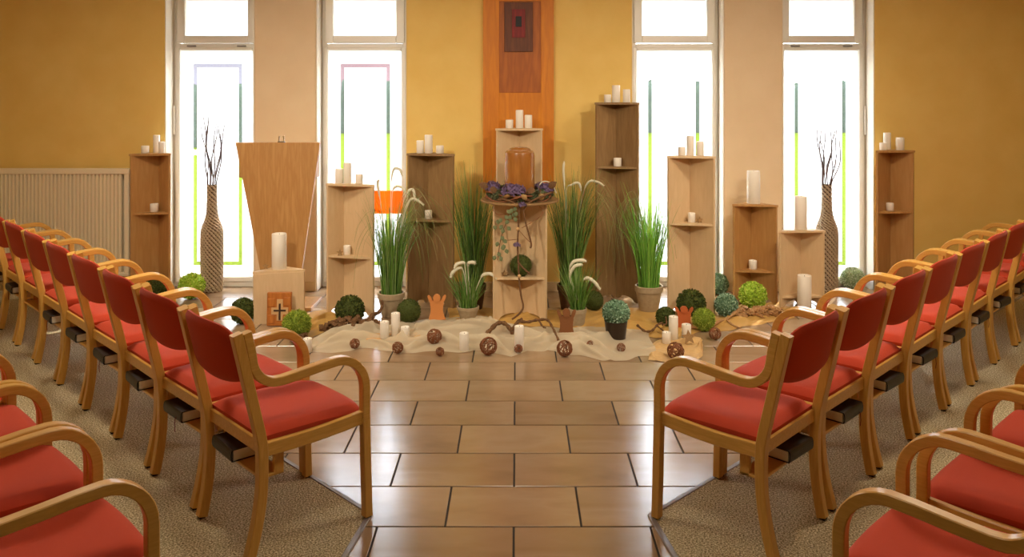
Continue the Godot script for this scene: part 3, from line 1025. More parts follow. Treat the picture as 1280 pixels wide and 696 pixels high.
	# cross block leaning on the low shelf
	var p := G(349, 407)
	var o := thing("cross_block", "square wooden block with inlaid cross leaning on the low pale shelf", "cross", p + Vector3(0, 0.002, 0.0), 0.03)
	o.rotation.x = -0.06
	part(o, "block", bar(-0.089, 0.089, 0.0, 0.245, -0.018, 0.018, 0.004), M.block)
	var cr := MB.new()
	extrude(cr, [Vector2(-0.022, 0.04), Vector2(0.022, 0.04), Vector2(0.022, 0.085), Vector2(0.062, 0.085), Vector2(0.062, 0.135), Vector2(0.022, 0.135), Vector2(0.022, 0.195), Vector2(-0.022, 0.195), Vector2(-0.022, 0.135), Vector2(-0.062, 0.135), Vector2(-0.062, 0.085), Vector2(-0.022, 0.085)], 0.008, Transform3D(Basis(), Vector3(0.008, 0.0, 0.02)))
	var cp := part(o, "pale_cross", cr.done(), M.cross_pale)
	part(cp, "dark_cross", extrude_mesh([Vector2(-0.007, 0.045), Vector2(0.007, 0.045), Vector2(0.007, 0.108), Vector2(0.045, 0.108), Vector2(0.045, 0.120), Vector2(0.007, 0.120), Vector2(0.007, 0.165), Vector2(-0.007, 0.165), Vector2(-0.007, 0.120), Vector2(-0.045, 0.120), Vector2(-0.045, 0.108), Vector2(-0.007, 0.108)], 0.006, Transform3D(Basis(), Vector3(0.008, 0.0, 0.024))), M.cross_dark)
	for q in [Vector2(-0.058, 0.172), Vector2(0.062, 0.178), Vector2(-0.055, 0.05), Vector2(0.06, 0.048)]:
		part(o, "relief_square", bar(q.x - 0.024, q.x + 0.024, q.y - 0.03, q.y + 0.03, 0.016, 0.023, 0.002), M.block)

func build_lectern() -> void:
	var z := 6.56
	var o := thing("lectern", "wooden lectern with broad tapering front panel beside the cream pier", "lectern", Vector3(0, 0, 0))
	var a := P(295, 178, z)
	var b := P(400.5, 178, z)
	var c := P(378, 335, z)
	var d := P(325.5, 335, z)
	# the taper runs on to the floor
	var k := a.y / (a.y - c.y)
	var d0 := a + (d - a) * k * 0.97
	var c0 := b + (c - b) * k * 0.97
	part(o, "front_panel", extrude_mesh([Vector2(a.x, a.y), Vector2(b.x, b.y), Vector2(c0.x, c0.y), Vector2(d0.x, d0.y)], 0.03, Transform3D(Basis(), Vector3(0, 0, -z))), M.birch)
	part(o, "base_plate", bar(d0.x - 0.12, c0.x + 0.12, 0.0, 0.03, -z - 0.34, -z + 0.03, 0.004), M.birch)
	part(o, "book_rest", bar(P(299, 222, 6.58).x, P(395.5, 222, 6.58).x, P(0, 222, 6.58).y, a.y - 0.004, -z - 0.12, -z - 0.016, 0.004), M.birch)
	var mc := thing("lectern_clip", "small chrome clip standing on the lectern top", "clip", Vector3(P(349, 178, z).x, a.y - 0.004, -z - 0.06))
	part(mc, "foot", bar(-0.026, 0.026, 0, 0.008, -0.02, 0.02, 0.002), M.black)
	for x in [-0.018, 0.018]:
		var m := MB.new()
		tube(m, [Vector3(x, 0.006, 0), Vector3(x * 1.05, 0.03, 0), Vector3(x * 0.85, 0.052, 0)], [0.005, 0.005, 0.006], 8)
		part(mc, "prong", m.done(), M.chrome)

# ---------------------------------------------------------------- cloths on the floor
func edge_at(pts: Array, s: float) -> Vector3:
	var f := s * (pts.size() - 1)
	var i := mini(int(f), pts.size() - 2)
	var p: Vector2 = pts[i].lerp(pts[i + 1], f - i)
	return G(p.x, p.y)

func cloth(called: String, label: String, front: Array, back: Array, mat: Material, amp: float, fold: float, sd: int, nu := 90, nv := 26, cat := "cloth", lift := 0.004, folds := 6) -> void:
	var n := FastNoiseLite.new()
	n.seed = sd
	n.frequency = 1.0
	n.fractal_octaves = 1
	var m := MB.new()
	sheet(m, nu, nv, func(s, t):
		var a := edge_at(front, s)
		var b := edge_at(back, s)
		var p := a.lerp(b, t)
		var wob := n.get_noise_2d(p.x * 4.0, 50.0 + t) * 0.05
		var e := clampf(minf(minf(t, (1 - t) * 0.6) * 7.0, minf(s, 1 - s) * 16.0), 0.0, 1.0)
		# long meandering folds along the cloth, over a gentle swell
		var width := a.distance_to(b)
		var along := a.x
		var hgt := amp * 0.35 * (0.5 + 0.5 * n.get_noise_2d(p.x * fold + 70, p.z * fold))
		for k in folds:
			var tk: float = (k + 0.5) / folds + 0.34 * n.get_noise_2d(along * fold * 0.75 + k * 17.0, k * 5.0)
			var strength := clampf(0.55 + 1.1 * n.get_noise_2d(along * fold * 0.9 - k * 11.0, 200.0 + k * 3.0), 0.0, 1.2)
			var d: float = (t - tk) * width / (0.017 + 0.008 * (k % 3))
			hgt += amp * strength * exp(-d * d) * 0.75
		hgt *= 0.15 + 0.85 * e
		return p + Vector3(wob * 0.5, lift + hgt, wob))
	solo(called, m.done(), mat, label, cat)

func V(a: Array) -> Array:
	var out := []
	for i in range(0, a.size(), 2):
		out.append(Vector2(a[i], a[i + 1]))
	return out

func build_cloths() -> void:
	cloth("gold_cloth", "golden brown cloth spread on the tiles under the column feet", V([562, 402, 600, 403, 640, 406, 690, 410, 725, 413, 770, 412, 822, 424, 862, 421, 900, 414, 940, 407, 992, 397]), V([562, 386, 600, 384, 640, 388, 690, 388, 725, 384, 770, 386, 822, 386, 862, 386, 900, 388, 940, 380, 996, 376]), M.gold, 0.026, 2.4, 3, 240, 64, "cloth", 0.003, 7)
	cloth("cream_tulle", "long cream tulle scarf crumpled along front edge of the display", V([384, 441, 412, 440, 442, 437, 466, 436, 490, 439.5, 527, 441, 560, 440, 600, 439, 641, 448, 660, 440, 690, 440, 721, 445, 749, 450, 785, 449, 818, 447]), V([392, 423, 420, 414, 448, 413, 470, 411, 495, 407, 520, 403, 560, 398, 600, 394, 628, 404, 660, 410, 690, 410, 720, 411, 750, 411, 785, 408, 812, 414]), M.tulle, 0.062, 2.4, 5, 320, 80, "cloth", 0.004, 7)
	cloth("golden_tulle", "sheer golden tulle bunched beside the low pale shelf and moss ball", V([352, 412, 362, 418, 374, 424, 392, 424, 408, 416, 424, 410]), V([354, 407, 364, 403, 376, 397, 392, 391, 408, 388, 421, 392]), M.gold, 0.07, 3.4, 8, 110, 60, "cloth", 0.004, 5)
	cloth("kraft_paper", "crumpled kraft paper under candles and star in front of moss balls", V([813, 452, 838, 455, 862, 452, 876, 444, 881, 434]), V([823, 424, 838, 422, 852, 421, 866, 421, 879, 424]), M.kraft, 0.024, 5.0, 12, 60, 48, "paper", 0.004, 5)

# ---------------------------------------------------------------- plants
func blades(m: MB, n: int, base_r: float, y0: float, h0: float, h1: float, spread: float, droop: float, cols: Array, w := 0.006) -> void:
	m.group(0)
	for i in n:
		var az := rng.randf() * TAU
		var br := base_r * sqrt(rng.randf())
		var b := Vector3(cos(az) * br, y0, sin(az) * br)
		var a2 := az + rng.randf_range(-0.7, 0.7)
		var dir := Vector3(cos(a2), 0, sin(a2))
		var h := rng.randf_range(h0, h1)
		var lean := spread * pow(rng.randf(), 0.9)
		var dr := droop * rng.randf() * rng.randf()
		var side := Vector3(-dir.z, 0, dir.x).rotated(Vector3.UP, rng.randf_range(-0.9, 0.9))
		var ca: Color = cols[rng.randi() % cols.size()]
		var segs := 7
		var prev := []
		for k in segs + 1:
			var t := float(k) / segs
			var p := b + dir * (lean * pow(t, 1.25) + dr * t * t * t) + Vector3.UP * (h * t - dr * 0.9 * t * t * t * t)
			var ww := w * (1.0 - 0.85 * t * t) * 0.5
			var cur := [p - side * ww, p + side * ww]
			m.st.set_color(ca)
			if k > 0:
				m.quad(prev[0], prev[1], cur[1], cur[0])
			prev = cur

func arching(o: Node3D, n: int, from_y: float, az0: float, az1: float, h0: float, h1: float, r0: float, r1: float, cols: Array) -> void:
	# long thin leaves that rise and then fall over, within a range of bearings
	var m := MB.new()
	m.group(0)
	for i in n:
		var az := rng.randf_range(az0, az1)
		var dir := Vector3(cos(az), 0, sin(az))
		var h := rng.randf_range(h0, h1)
		var reach := rng.randf_range(r0, r1)
		var fall := rng.randf_range(0.25, 0.85) * h
		var side := Vector3(-dir.z, 0, dir.x).rotated(Vector3.UP, rng.randf_range(-1.2, 1.2))
		m.st.set_color(cols[rng.randi() % cols.size()])
		var pts := spline([Vector3(0, from_y, 0), dir * reach * 0.18 + Vector3.UP * (from_y + h * 0.62), dir * reach * 0.5 + Vector3.UP * (from_y + h), dir * reach * 0.85 + Vector3.UP * (from_y + h - fall * 0.35), dir * reach + Vector3.UP * (from_y + h - fall)], 5)
		for k in pts.size() - 1:
			var w0 := 0.0034 * (1.0 - 0.8 * k / (pts.size() - 1.0))
			var w1 := 0.0034 * (1.0 - 0.8 * (k + 1) / (pts.size() - 1.0))
			m.quad(pts[k] - side * w0, pts[k] + side * w0, pts[k + 1] + side * w1, pts[k + 1] - side * w1)
	part(o, "arching_leaves", m.done(), M.leaf).set_meta("kind", "stuff")

func pot_mesh(r: float, h: float) -> ArrayMesh:
	return lathe_mesh([Vector2(0, 0), Vector2(r * 0.66, 0), Vector2(r * 0.7, 0.006), Vector2(r * 0.92, h * 0.74), Vector2(r * 0.93, h * 0.76), Vector2(r, h * 0.77), Vector2(r * 1.02, h * 0.98), Vector2(r * 0.99, h), Vector2(r * 0.9, h), Vector2(r * 0.87, h * 0.9)], 32)

func plume_on(o: Node3D, pts: Array, r: float) -> void:
	var m := MB.new()
	var path := spline(pts, 6)
	var rad := []
	for i in path.size():
		var t := float(i) / (path.size() - 1)
		rad.append(r * (0.25 if t < 0.35 else lerpf(0.55, 1.0, minf(1.0, (t - 0.35) * 5.0))) * (1.0 if t < 0.9 else 0.65))
	tube(m, path, rad, 7)
	var head := int(path.size() * 0.4)
	m.group(-1)
	for i in 160:                                    # bristles of the seed head
		var k := head + rng.randi() % (path.size() - head)
		var d := Vector3(rng.randfn(), rng.randfn(), rng.randfn()).normalized()
		var c: Vector3 = path[k]
		var s := d.cross(Vector3.UP).normalized() * 0.0012
		m.tri(c - s, c + s, c + d * r * 1.7)
	part(o, "plume", m.done(), M.plume)

func grass_plant(called: String, label: String, u: float, vbase: float, pr: float, ph: float, pot_mat: Material, spec: Array, cols: Array, soil := true) -> Node3D:
	var o := thing(called, label, "plant", G(u, vbase) + Vector3(0, 0.002, 0), 0.0, "potted ornamental grasses")
	part(o, "pot", pot_mesh(pr, ph), pot_mat)
	if soil:
		part(o, "soil", lathe_mesh([Vector2(pr * 0.9, ph * 0.86), Vector2(pr * 0.4, ph * 0.9), Vector2(0, ph * 0.9)], 24), M.soil)
	var m := MB.new()
	for s in spec:
		blades(m, s[0], pr * 0.72, ph * 0.86, s[1], s[2], s[3], s[4], cols)
	var g := part(o, "grass_blades", m.done(), M.leaf)
	g.set_meta("kind", "stuff")
	return o

func build_plants() -> void:
	var dark := [Color(0.058, 0.128, 0.020), Color(0.097, 0.200, 0.035), Color(0.138, 0.254, 0.052), Color(0.216, 0.307, 0.086), Color(0.069, 0.109, 0.035)]
	var mid := [Color(0.087, 0.217, 0.029), Color(0.131, 0.290, 0.043), Color(0.203, 0.377, 0.072), Color(0.290, 0.406, 0.131)]
	var bright := [Color(0.145, 0.377, 0.043), Color(0.232, 0.522, 0.072), Color(0.348, 0.638, 0.116), Color(0.102, 0.246, 0.043)]
	var o := grass_plant("grass_plant", "tall potted grass with white curled plumes beside the pale column", 489, 395, 0.104, 0.185, M.pot, [[200, 0.5, 0.76, 0.17, 0.12], [110, 0.65, 0.95, 0.2, 0.3]], mid)
	var pale := [Color(0.3, 0.32, 0.12), Color(0.22, 0.26, 0.08), Color(0.4, 0.4, 0.18), Color(0.14, 0.2, 0.05)]
	arching(o, 34, 0.16, -0.15, 0.75, 0.5, 0.85, 0.25, 0.5, pale)
	arching(o, 14, 0.16, 2.5, 3.6, 0.5, 0.75, 0.2, 0.36, pale)
	for p in [[Vector3(0.0, 0.5, 0), Vector3(0.0, 0.95, 0.02), Vector3(0.02, 1.13, 0.03), Vector3(0.07, 1.14, 0.04), Vector3(0.09, 1.09, 0.04)], [Vector3(0.01, 0.5, 0.02), Vector3(0.01, 0.9, 0.03), Vector3(0.03, 1.0, 0.03), Vector3(0.09, 1.0, 0.04), Vector3(0.12, 0.93, 0.04)], [Vector3(0.03, 0.5, 0.02), Vector3(0.12, 0.85, 0.04), Vector3(0.14, 0.97, 0.05), Vector3(0.18, 0.98, 0.06), Vector3(0.19, 0.9, 0.06)], [Vector3(0.03, 0.45, 0.03), Vector3(0.11, 0.78, 0.05), Vector3(0.15, 0.9, 0.06), Vector3(0.2, 0.91, 0.06), Vector3(0.26, 0.87, 0.07)], [Vector3(-0.03, 0.5, 0.02), Vector3(-0.08, 0.9, 0.03), Vector3(-0.1, 1.02, 0.03), Vector3(-0.09, 1.06, 0.04)]]:
		plume_on(o, p, 0.011)
	grass_plant("grass_plant", "tall dark grass in brown pot between brown column and pedestal", 592, 386, 0.10, 0.2, M.pot_dark, [[150, 0.55, 0.88, 0.2, 0.12], [130, 0.75, 1.05, 0.22, 0.26]], dark + mid)
	o = grass_plant("grass_plant", "short bright grass with pale plumes in low clay pot before dark grass", 585, 399, 0.085, 0.1, M.pot, [[170, 0.18, 0.34, 0.16, 0.03]], mid)
	for p in [[Vector3(0, 0.15, 0), Vector3(-0.03, 0.36, 0.03), Vector3(-0.06, 0.40, 0.04), Vector3(-0.11, 0.37, 0.05), Vector3(-0.13, 0.33, 0.05)], [Vector3(0, 0.15, 0.02), Vector3(-0.02, 0.4, 0.04), Vector3(-0.03, 0.44, 0.05), Vector3(-0.08, 0.43, 0.05), Vector3(-0.1, 0.4, 0.06)], [Vector3(0.02, 0.15, 0), Vector3(0.0, 0.4, 0.02), Vector3(0.02, 0.44, 0.04), Vector3(0.06, 0.44, 0.05)], [Vector3(0.03, 0.15, 0.02), Vector3(0.09, 0.3, 0.04), Vector3(0.12, 0.35, 0.05), Vector3(0.18, 0.355, 0.05), Vector3(0.22, 0.32, 0.06)]]:
		plume_on(o, p, 0.013)
	o = grass_plant("grass_plant", "tall dark grass with one upright pale plume beside the tallest brown column", 712, 386, 0.10, 0.2, M.pot_dark, [[160, 0.55, 0.88, 0.2, 0.12], [130, 0.75, 1.02, 0.22, 0.26]], dark + mid)
	arching(o, 22, 0.17, -0.1, 0.6, 0.65, 0.95, 0.3, 0.48, pale)
	for p in [[Vector3(-0.02, 0.5, 0), Vector3(-0.04, 0.95, 0.02), Vector3(-0.05, 1.1, 0.02), Vector3(-0.045, 1.18, 0.02)], [Vector3(0, 0.5, 0.02), Vector3(-0.03, 0.93, 0.03), Vector3(0.02, 1.0, 0.04), Vector3(0.07, 1.01, 0.04), Vector3(0.09, 0.95, 0.04)], [Vector3(0.03, 0.5, 0.02), Vector3(0.1, 0.9, 0.03), Vector3(0.15, 1.02, 0.04), Vector3(0.22, 1.02, 0.05), Vector3(0.27, 0.99, 0.05)]]:
		plume_on(o, p, 0.010)
	o = grass_plant("grass_plant", "short bright grass with pale plumes in clay pot beside the brown angel", 722, 408, 0.068, 0.135, M.pot, [[180, 0.2, 0.38, 0.17, 0.04]], mid)
	for p in [[Vector3(0, 0.2, 0), Vector3(-0.06, 0.40, 0.03), Vector3(-0.04, 0.48, 0.04), Vector3(0.02, 0.5, 0.05), Vector3(0.06, 0.49, 0.05)], [Vector3(0, 0.2, 0.02), Vector3(-0.06, 0.36, 0.04), Vector3(-0.03, 0.45, 0.05), Vector3(0.03, 0.47, 0.06)], [Vector3(0.02, 0.2, 0.02), Vector3(0.03, 0.33, 0.05), Vector3(0.06, 0.37, 0.06), Vector3(0.11, 0.35, 0.07), Vector3(0.16, 0.29, 0.07)]]:
		plume_on(o, p, 0.013)
	o = grass_plant("grass_plant", "bright green potted grass in front of the window by tallest column", 811, 388, 0.11, 0.2, M.pot, [[200, 0.48, 0.74, 0.16, 0.12], [110, 0.6, 0.9, 0.2, 0.3]], bright)
	arching(o, 16, 0.17, 2.6, 3.7, 0.5, 0.8, 0.18, 0.34, pale)
	arching(o, 10, 0.17, -0.6, 0.6, 0.5, 0.75, 0.15, 0.25, bright)
func moss_mesh(r: float, n: int, leaf: float, out: float, cols: Array, broad := false) -> ArrayMesh:
	var m := MB.new()
	var nz := FastNoiseLite.new()
	nz.seed = rng.randi() % 1000
	nz.frequency = 9.0
	m.group(0)
	m.st.set_color(cols[1])
	var q := func(i: int, k: int) -> Vector3:
		var d := Vector3(sin(PI * k / 12.0) * cos(TAU * i / 20.0), cos(PI * k / 12.0), sin(PI * k / 12.0) * sin(TAU * i / 20.0))
		return d * r * (0.93 + 0.06 * nz.get_noise_3dv(d))
	for i in 20:
		for k in 12:
			m.quad(q.call(i, k), q.call(i + 1, k), q.call(i + 1, k + 1), q.call(i, k + 1))
	m.group(-1)
	for i in n:
		var d := Vector3(rng.randfn(), rng.randfn(), rng.randfn()).normalized()
		var b := d * r * (0.92 + 0.08 * nz.get_noise_3dv(d * 1.3))
		var t := (d * out + Vector3(rng.randfn(), rng.randfn(), rng.randfn()) * 0.45).normalized()
		var s := t.cross(Vector3(rng.randfn(), rng.randfn(), rng.randfn())).normalized()
		var l := leaf * rng.randf_range(0.6, 1.25)
		m.st.set_color(cols[rng.randi() % cols.size()])
		if broad:
			m.quad(b, b + t * l * 0.5 + s * l * 0.32, b + t * l, b + t * l * 0.5 - s * l * 0.32)
		else:
			m.tri(b - s * l * 0.16, b + s * l * 0.16, b + t * l)
	return m.done()

func build_moss() -> void:
	var dk := [Color(0.035, 0.049, 0.006), Color(0.059, 0.082, 0.009), Color(0.088, 0.114, 0.015), Color(0.128, 0.147, 0.023)]
	var br := [Color(0.204, 0.340, 0.017), Color(0.340, 0.510, 0.034), Color(0.476, 0.646, 0.068), Color(0.612, 0.700, 0.119)]
	var gr := [Color(0.138, 0.204, 0.015), Color(0.230, 0.323, 0.031), Color(0.367, 0.459, 0.046), Color(0.505, 0.561, 0.077)]
	var te := [Color(0.085, 0.170, 0.085), Color(0.153, 0.272, 0.153), Color(0.255, 0.408, 0.255), Color(0.476, 0.646, 0.459)]
	var gy := [Color(0.238, 0.306, 0.153), Color(0.340, 0.425, 0.221), Color(0.510, 0.595, 0.374), Color(0.700, 0.700, 0.561)]
	var kinds := {
		"dark": moss_mesh(0.1, 2600, 0.014, 0.8, dk), "bright": moss_mesh(0.1, 2200, 0.017, 0.55, br, true), "green": moss_mesh(0.1, 3200, 0.020, 1.3, gr),
		"clump": moss_mesh(0.1, 2400, 0.016, 0.6, dk, true), "teal": moss_mesh(0.1, 2000, 0.019, 0.7, te, true), "grey": moss_mesh(0.1, 2600, 0.022, 0.9, gy),
	}
	for b in [
		["clump", 196, 354, 13, 7.02, "dark moss ball half hidden beside the brown shelf near radiator"],
		["bright", 239.7, 357.5, 15.6, 0, "bright yellow-green moss ball on the tiles beside woven vase near radiator"],
		["clump", 304, 388.5, 15.5, 0, "dark green moss ball on the tiles beside the low pale shelf"],
		["green", 371, 405.5, 17, 0, "fresh green fuzzy ball in front of the wooden cross block"],
		["clump", 437.3, 387.5, 17.8, 0, "large olive moss ball at foot of the pale column beside lectern"],
		["dark", 511, 389, 15, 0, "very dark moss ball beside the potted grass and orange angel"],
		["dark", 742, 376, 12.5, 0, "dark moss ball behind the short grass at the tallest column's foot"],
		["clump", 832, 396, 12, 0, "small moss ball beside the tall thin candle on kraft paper"],
		["clump", 864, 380, 17.8, 0, "large olive moss ball at foot of pale column before the pier"],
		["green", 879.7, 399.5, 13.5, 0, "fresh green fuzzy ball beside the rust red angel"],
		["teal", 908, 381.5, 13.8, 0, "blue-green leafy ball between pale column and low brown shelf"],
		["teal", 897.5, 355, 12.5, 0, "blue-green leafy ball half hidden behind the pale column near pier"],
		["bright", 941, 369.5, 16.8, 0, "bright green moss ball inside the low brown corner shelf"],
		["grey", 1066, 348.5, 14, 0, "grey-green leafy ball by the window beside bare yellow wall"],
	]:
		# the ball rests on the floor: its distance follows from where it touches
		var p := G(b[1], b[2] + b[3])
		if b[4] > 0:
			p = Vector3((b[1] - CX) * b[4] / F, 0, -b[4])
		var r: float = b[3] * -p.z / F
		var o := solo("moss_ball", kinds[b[0]], M.fuzz, b[5], "moss ball", p + Vector3(0, r * 0.985 + 0.003, 0), "moss and leaf balls")
		o.scale = Vector3.ONE * r / 0.1
		o.rotation.y = b[1]
	var z: float = col.c4.z + 0.06
	var rr := 13.6 * z / F
	var o2 := solo("moss_ball", kinds.dark, M.fuzz, "dark moss ball on the inner shelf of the pedestal", "moss ball", Vector3((651 - CX) * z / F, col.c4.ys[0] + rr * 0.97, -z), "moss and leaf balls")
	o2.scale = Vector3.ONE * rr / 0.1
	# clipped box in a metal pot
	var p2 := G(770, 424)
	var t := thing("potted_boxwood", "small round boxwood in dark metal pot on the cream tulle", "plant", p2 + Vector3(0, 0.004, 0))
	part(t, "pot", lathe_mesh([Vector2(0, 0), Vector2(0.064, 0), Vector2(0.067, 0.004), Vector2(0.081, 0.125), Vector2(0.083, 0.128), Vector2(0.079, 0.13), Vector2(0.075, 0.12), Vector2(0, 0.115)], 32), M.pot_metal)
	var f := part(t, "foliage", kinds.teal, M.fuzz, Vector3(0, 0.185, 0))
	f.scale = Vector3(0.93, 0.82, 0.93)

# ---------------------------------------------------------------- vases with twigs
func build_vases() -> void:
	for a in [[265, 363.5, "white-washed woven bottle vase before the window by the radiator", "radiator-side", 1.0], [1033.5, 362.5, "woven bottle vase before the window beside bare yellow wall", "bare-wall-side", 0.9]]:
		var p := G(a[0], a[1])
		var o := thing("woven_vase", a[2], "vase", p + Vector3(0, 0.001, 0), 0.0, "woven bottle vases")
		var prof := spline([Vector2(0.085, 0.0), Vector2(0.093, 0.06), Vector2(0.096, 0.3), Vector2(0.096, 0.48), Vector2(0.088, 0.55), Vector2(0.06, 0.63), Vector2(0.047, 0.70), Vector2(0.043, 0.80), Vector2(0.043, 0.925)], 6)
		part(o, "bottle", lathe_mesh(prof.map(func(q): return Vector2(q.x - 0.011, q.y)), 32, 3.0), M.pot_dark)
		# slanted grass strands plaited round the bottle, course over course
		var m := MB.new()
		var y := 0.013
		var course := 0
		while y < 0.918:
			var rr := 0.05
			for k in prof.size() - 1:
				if y >= prof[k].y and y <= prof[k + 1].y:
					rr = lerpf(prof[k].x, prof[k + 1].x, (y - prof[k].y) / maxf(0.0001, prof[k + 1].y - prof[k].y))
			rr -= 0.008
			var n := int(round(TAU * rr / 0.034))
			for i in n:
				var t0 := TAU * (i + 0.5 * (course % 2)) / n
				var dt := 0.034 / rr
				var pts := []
				for k in 5:
					var f := k / 4.0
					var th := t0 + dt * (f - 0.5) * 1.15
					var r2 := rr + 0.004 * sin(f * PI)
					pts.append(Vector3(cos(th) * r2, clampf(y + (f - 0.5) * 0.02, 0.006, 0.925), sin(th) * r2))
				tube(m, pts, [0.0045, 0.0075, 0.0085, 0.0075, 0.0045], 6)
			y += 0.0205
			course += 1
		var body := part(o, "woven_strands", m.done(), M.rope)
		body.set_meta("kind", "stuff")
		part(o, "inner_neck", lathe_mesh([Vector2(0, 0.5), Vector2(0.03, 0.5), Vector2(0.034, 0.92), Vector2(0.037, 0.925)], 24), M.pot_dark)
		part(o, "bottom", lathe_mesh([Vector2(0, 0), Vector2(0.084, 0), Vector2(0.084, 0.012), Vector2(0, 0.012)], 24), M.pot_dark)
		for i in 9:
			var tw := MB.new()
			var az := TAU * i / 9.0 + 0.4
			var base := Vector3(cos(az) * 0.008, 0.53, sin(az) * 0.008)
			var reach: float = rng.randf_range(0.86, 1.0) * a[4]
			var pts := [base]
			var lean := (Vector3(cos(az) * 0.07, 0, sin(az) * 0.05) + Vector3(0.01 if a[4] > 0.95 else 0.02, 0, 0)) * rng.randf_range(0.5, 1.1)
			for k in range(1, 12):
				var t := k / 11.0
				var wob := Vector3(sin(t * 11.0 + i * 1.7), 0, cos(t * 9.0 + i * 2.3)) * 0.016 * smoothstep(0.3, 0.7, t)
				var neck := Vector3(cos(az) * 0.026, 0, sin(az) * 0.026) * smoothstep(0.0, 0.35, t)
				pts.append(Vector3(base.x, 0.53 + (reach + 0.0) * t, base.z) + neck + lean * smoothstep(0.38, 1.0, t) + wob)
			var path := spline(pts, 4)
			tube(tw, path, path.map(func(q): return lerpf(0.0072, 0.004, clampf((q.y - 0.53) / reach, 0, 1))), 5)
			for b in 3:
				var k := int(path.size() * (0.62 + 0.11 * b))
				var s: Vector3 = path[k]
				tube(tw, [s, s + Vector3(rng.randf_range(-0.025, 0.025), 0.04, rng.randf_range(-0.02, 0.02)), s + Vector3(rng.randf_range(-0.05, 0.05), 0.10, 0)], [0.002, 0.0015, 0.001], 4)
			solo("curly_twig", tw.done(), M.twig, "thin twisted pale twig standing in the %s woven vase" % a[3], "twig", o.position, "twigs in the %s woven vase" % a[3])

# ---------------------------------------------------------------- wreath, tray, urn
func flower_mesh(r: float, n: int) -> ArrayMesh:
	var m := MB.new()
	m.group(-1)
	for i in n:
		var d := Vector3(rng.randfn(), absf(rng.randfn()) * 0.8, rng.randfn()).normalized()
		var c := d * r * rng.randf_range(0.55, 1.0)
		var s := d.cross(Vector3(rng.randfn(), rng.randfn(), rng.randfn())).normalized()
		var t := d.cross(s)
		var l := r * rng.randf_range(0.25, 0.42)
		for k in 4:                                   # four petals
			var a := s.rotated(d, k * PI / 2)
			var b := t.rotated(d, k * PI / 2)
			m.quad(c, c + a * l + d * l * 0.15 + b * l * 0.4, c + a * l * 1.25 + d * l * 0.1, c + a * l + d * l * 0.3 - b * l * 0.4)
	return m.done()

func leaf_at(m: MB, p: Vector3, dir: Vector3, l: float, w: float) -> void:
	var s := dir.cross(Vector3(0.2, 0.3, 1.0)).normalized() * w
	var nrm := s.cross(dir).normalized() * w * 0.35
	var a := p + dir * l * 0.33
	var b := p + dir * l * 0.7
	m.group(0)
	m.tri(p, a + s, a + nrm)
	m.tri(p, a + nrm, a - s)
	m.quad(a + nrm, a + s, b + s * 0.8, b + nrm)
	m.quad(a - s, a + nrm, b + nrm, b - s * 0.8)
	m.tri(b + nrm, b + s * 0.8, p + dir * l)
	m.tri(b - s * 0.8, b + nrm, p + dir * l)

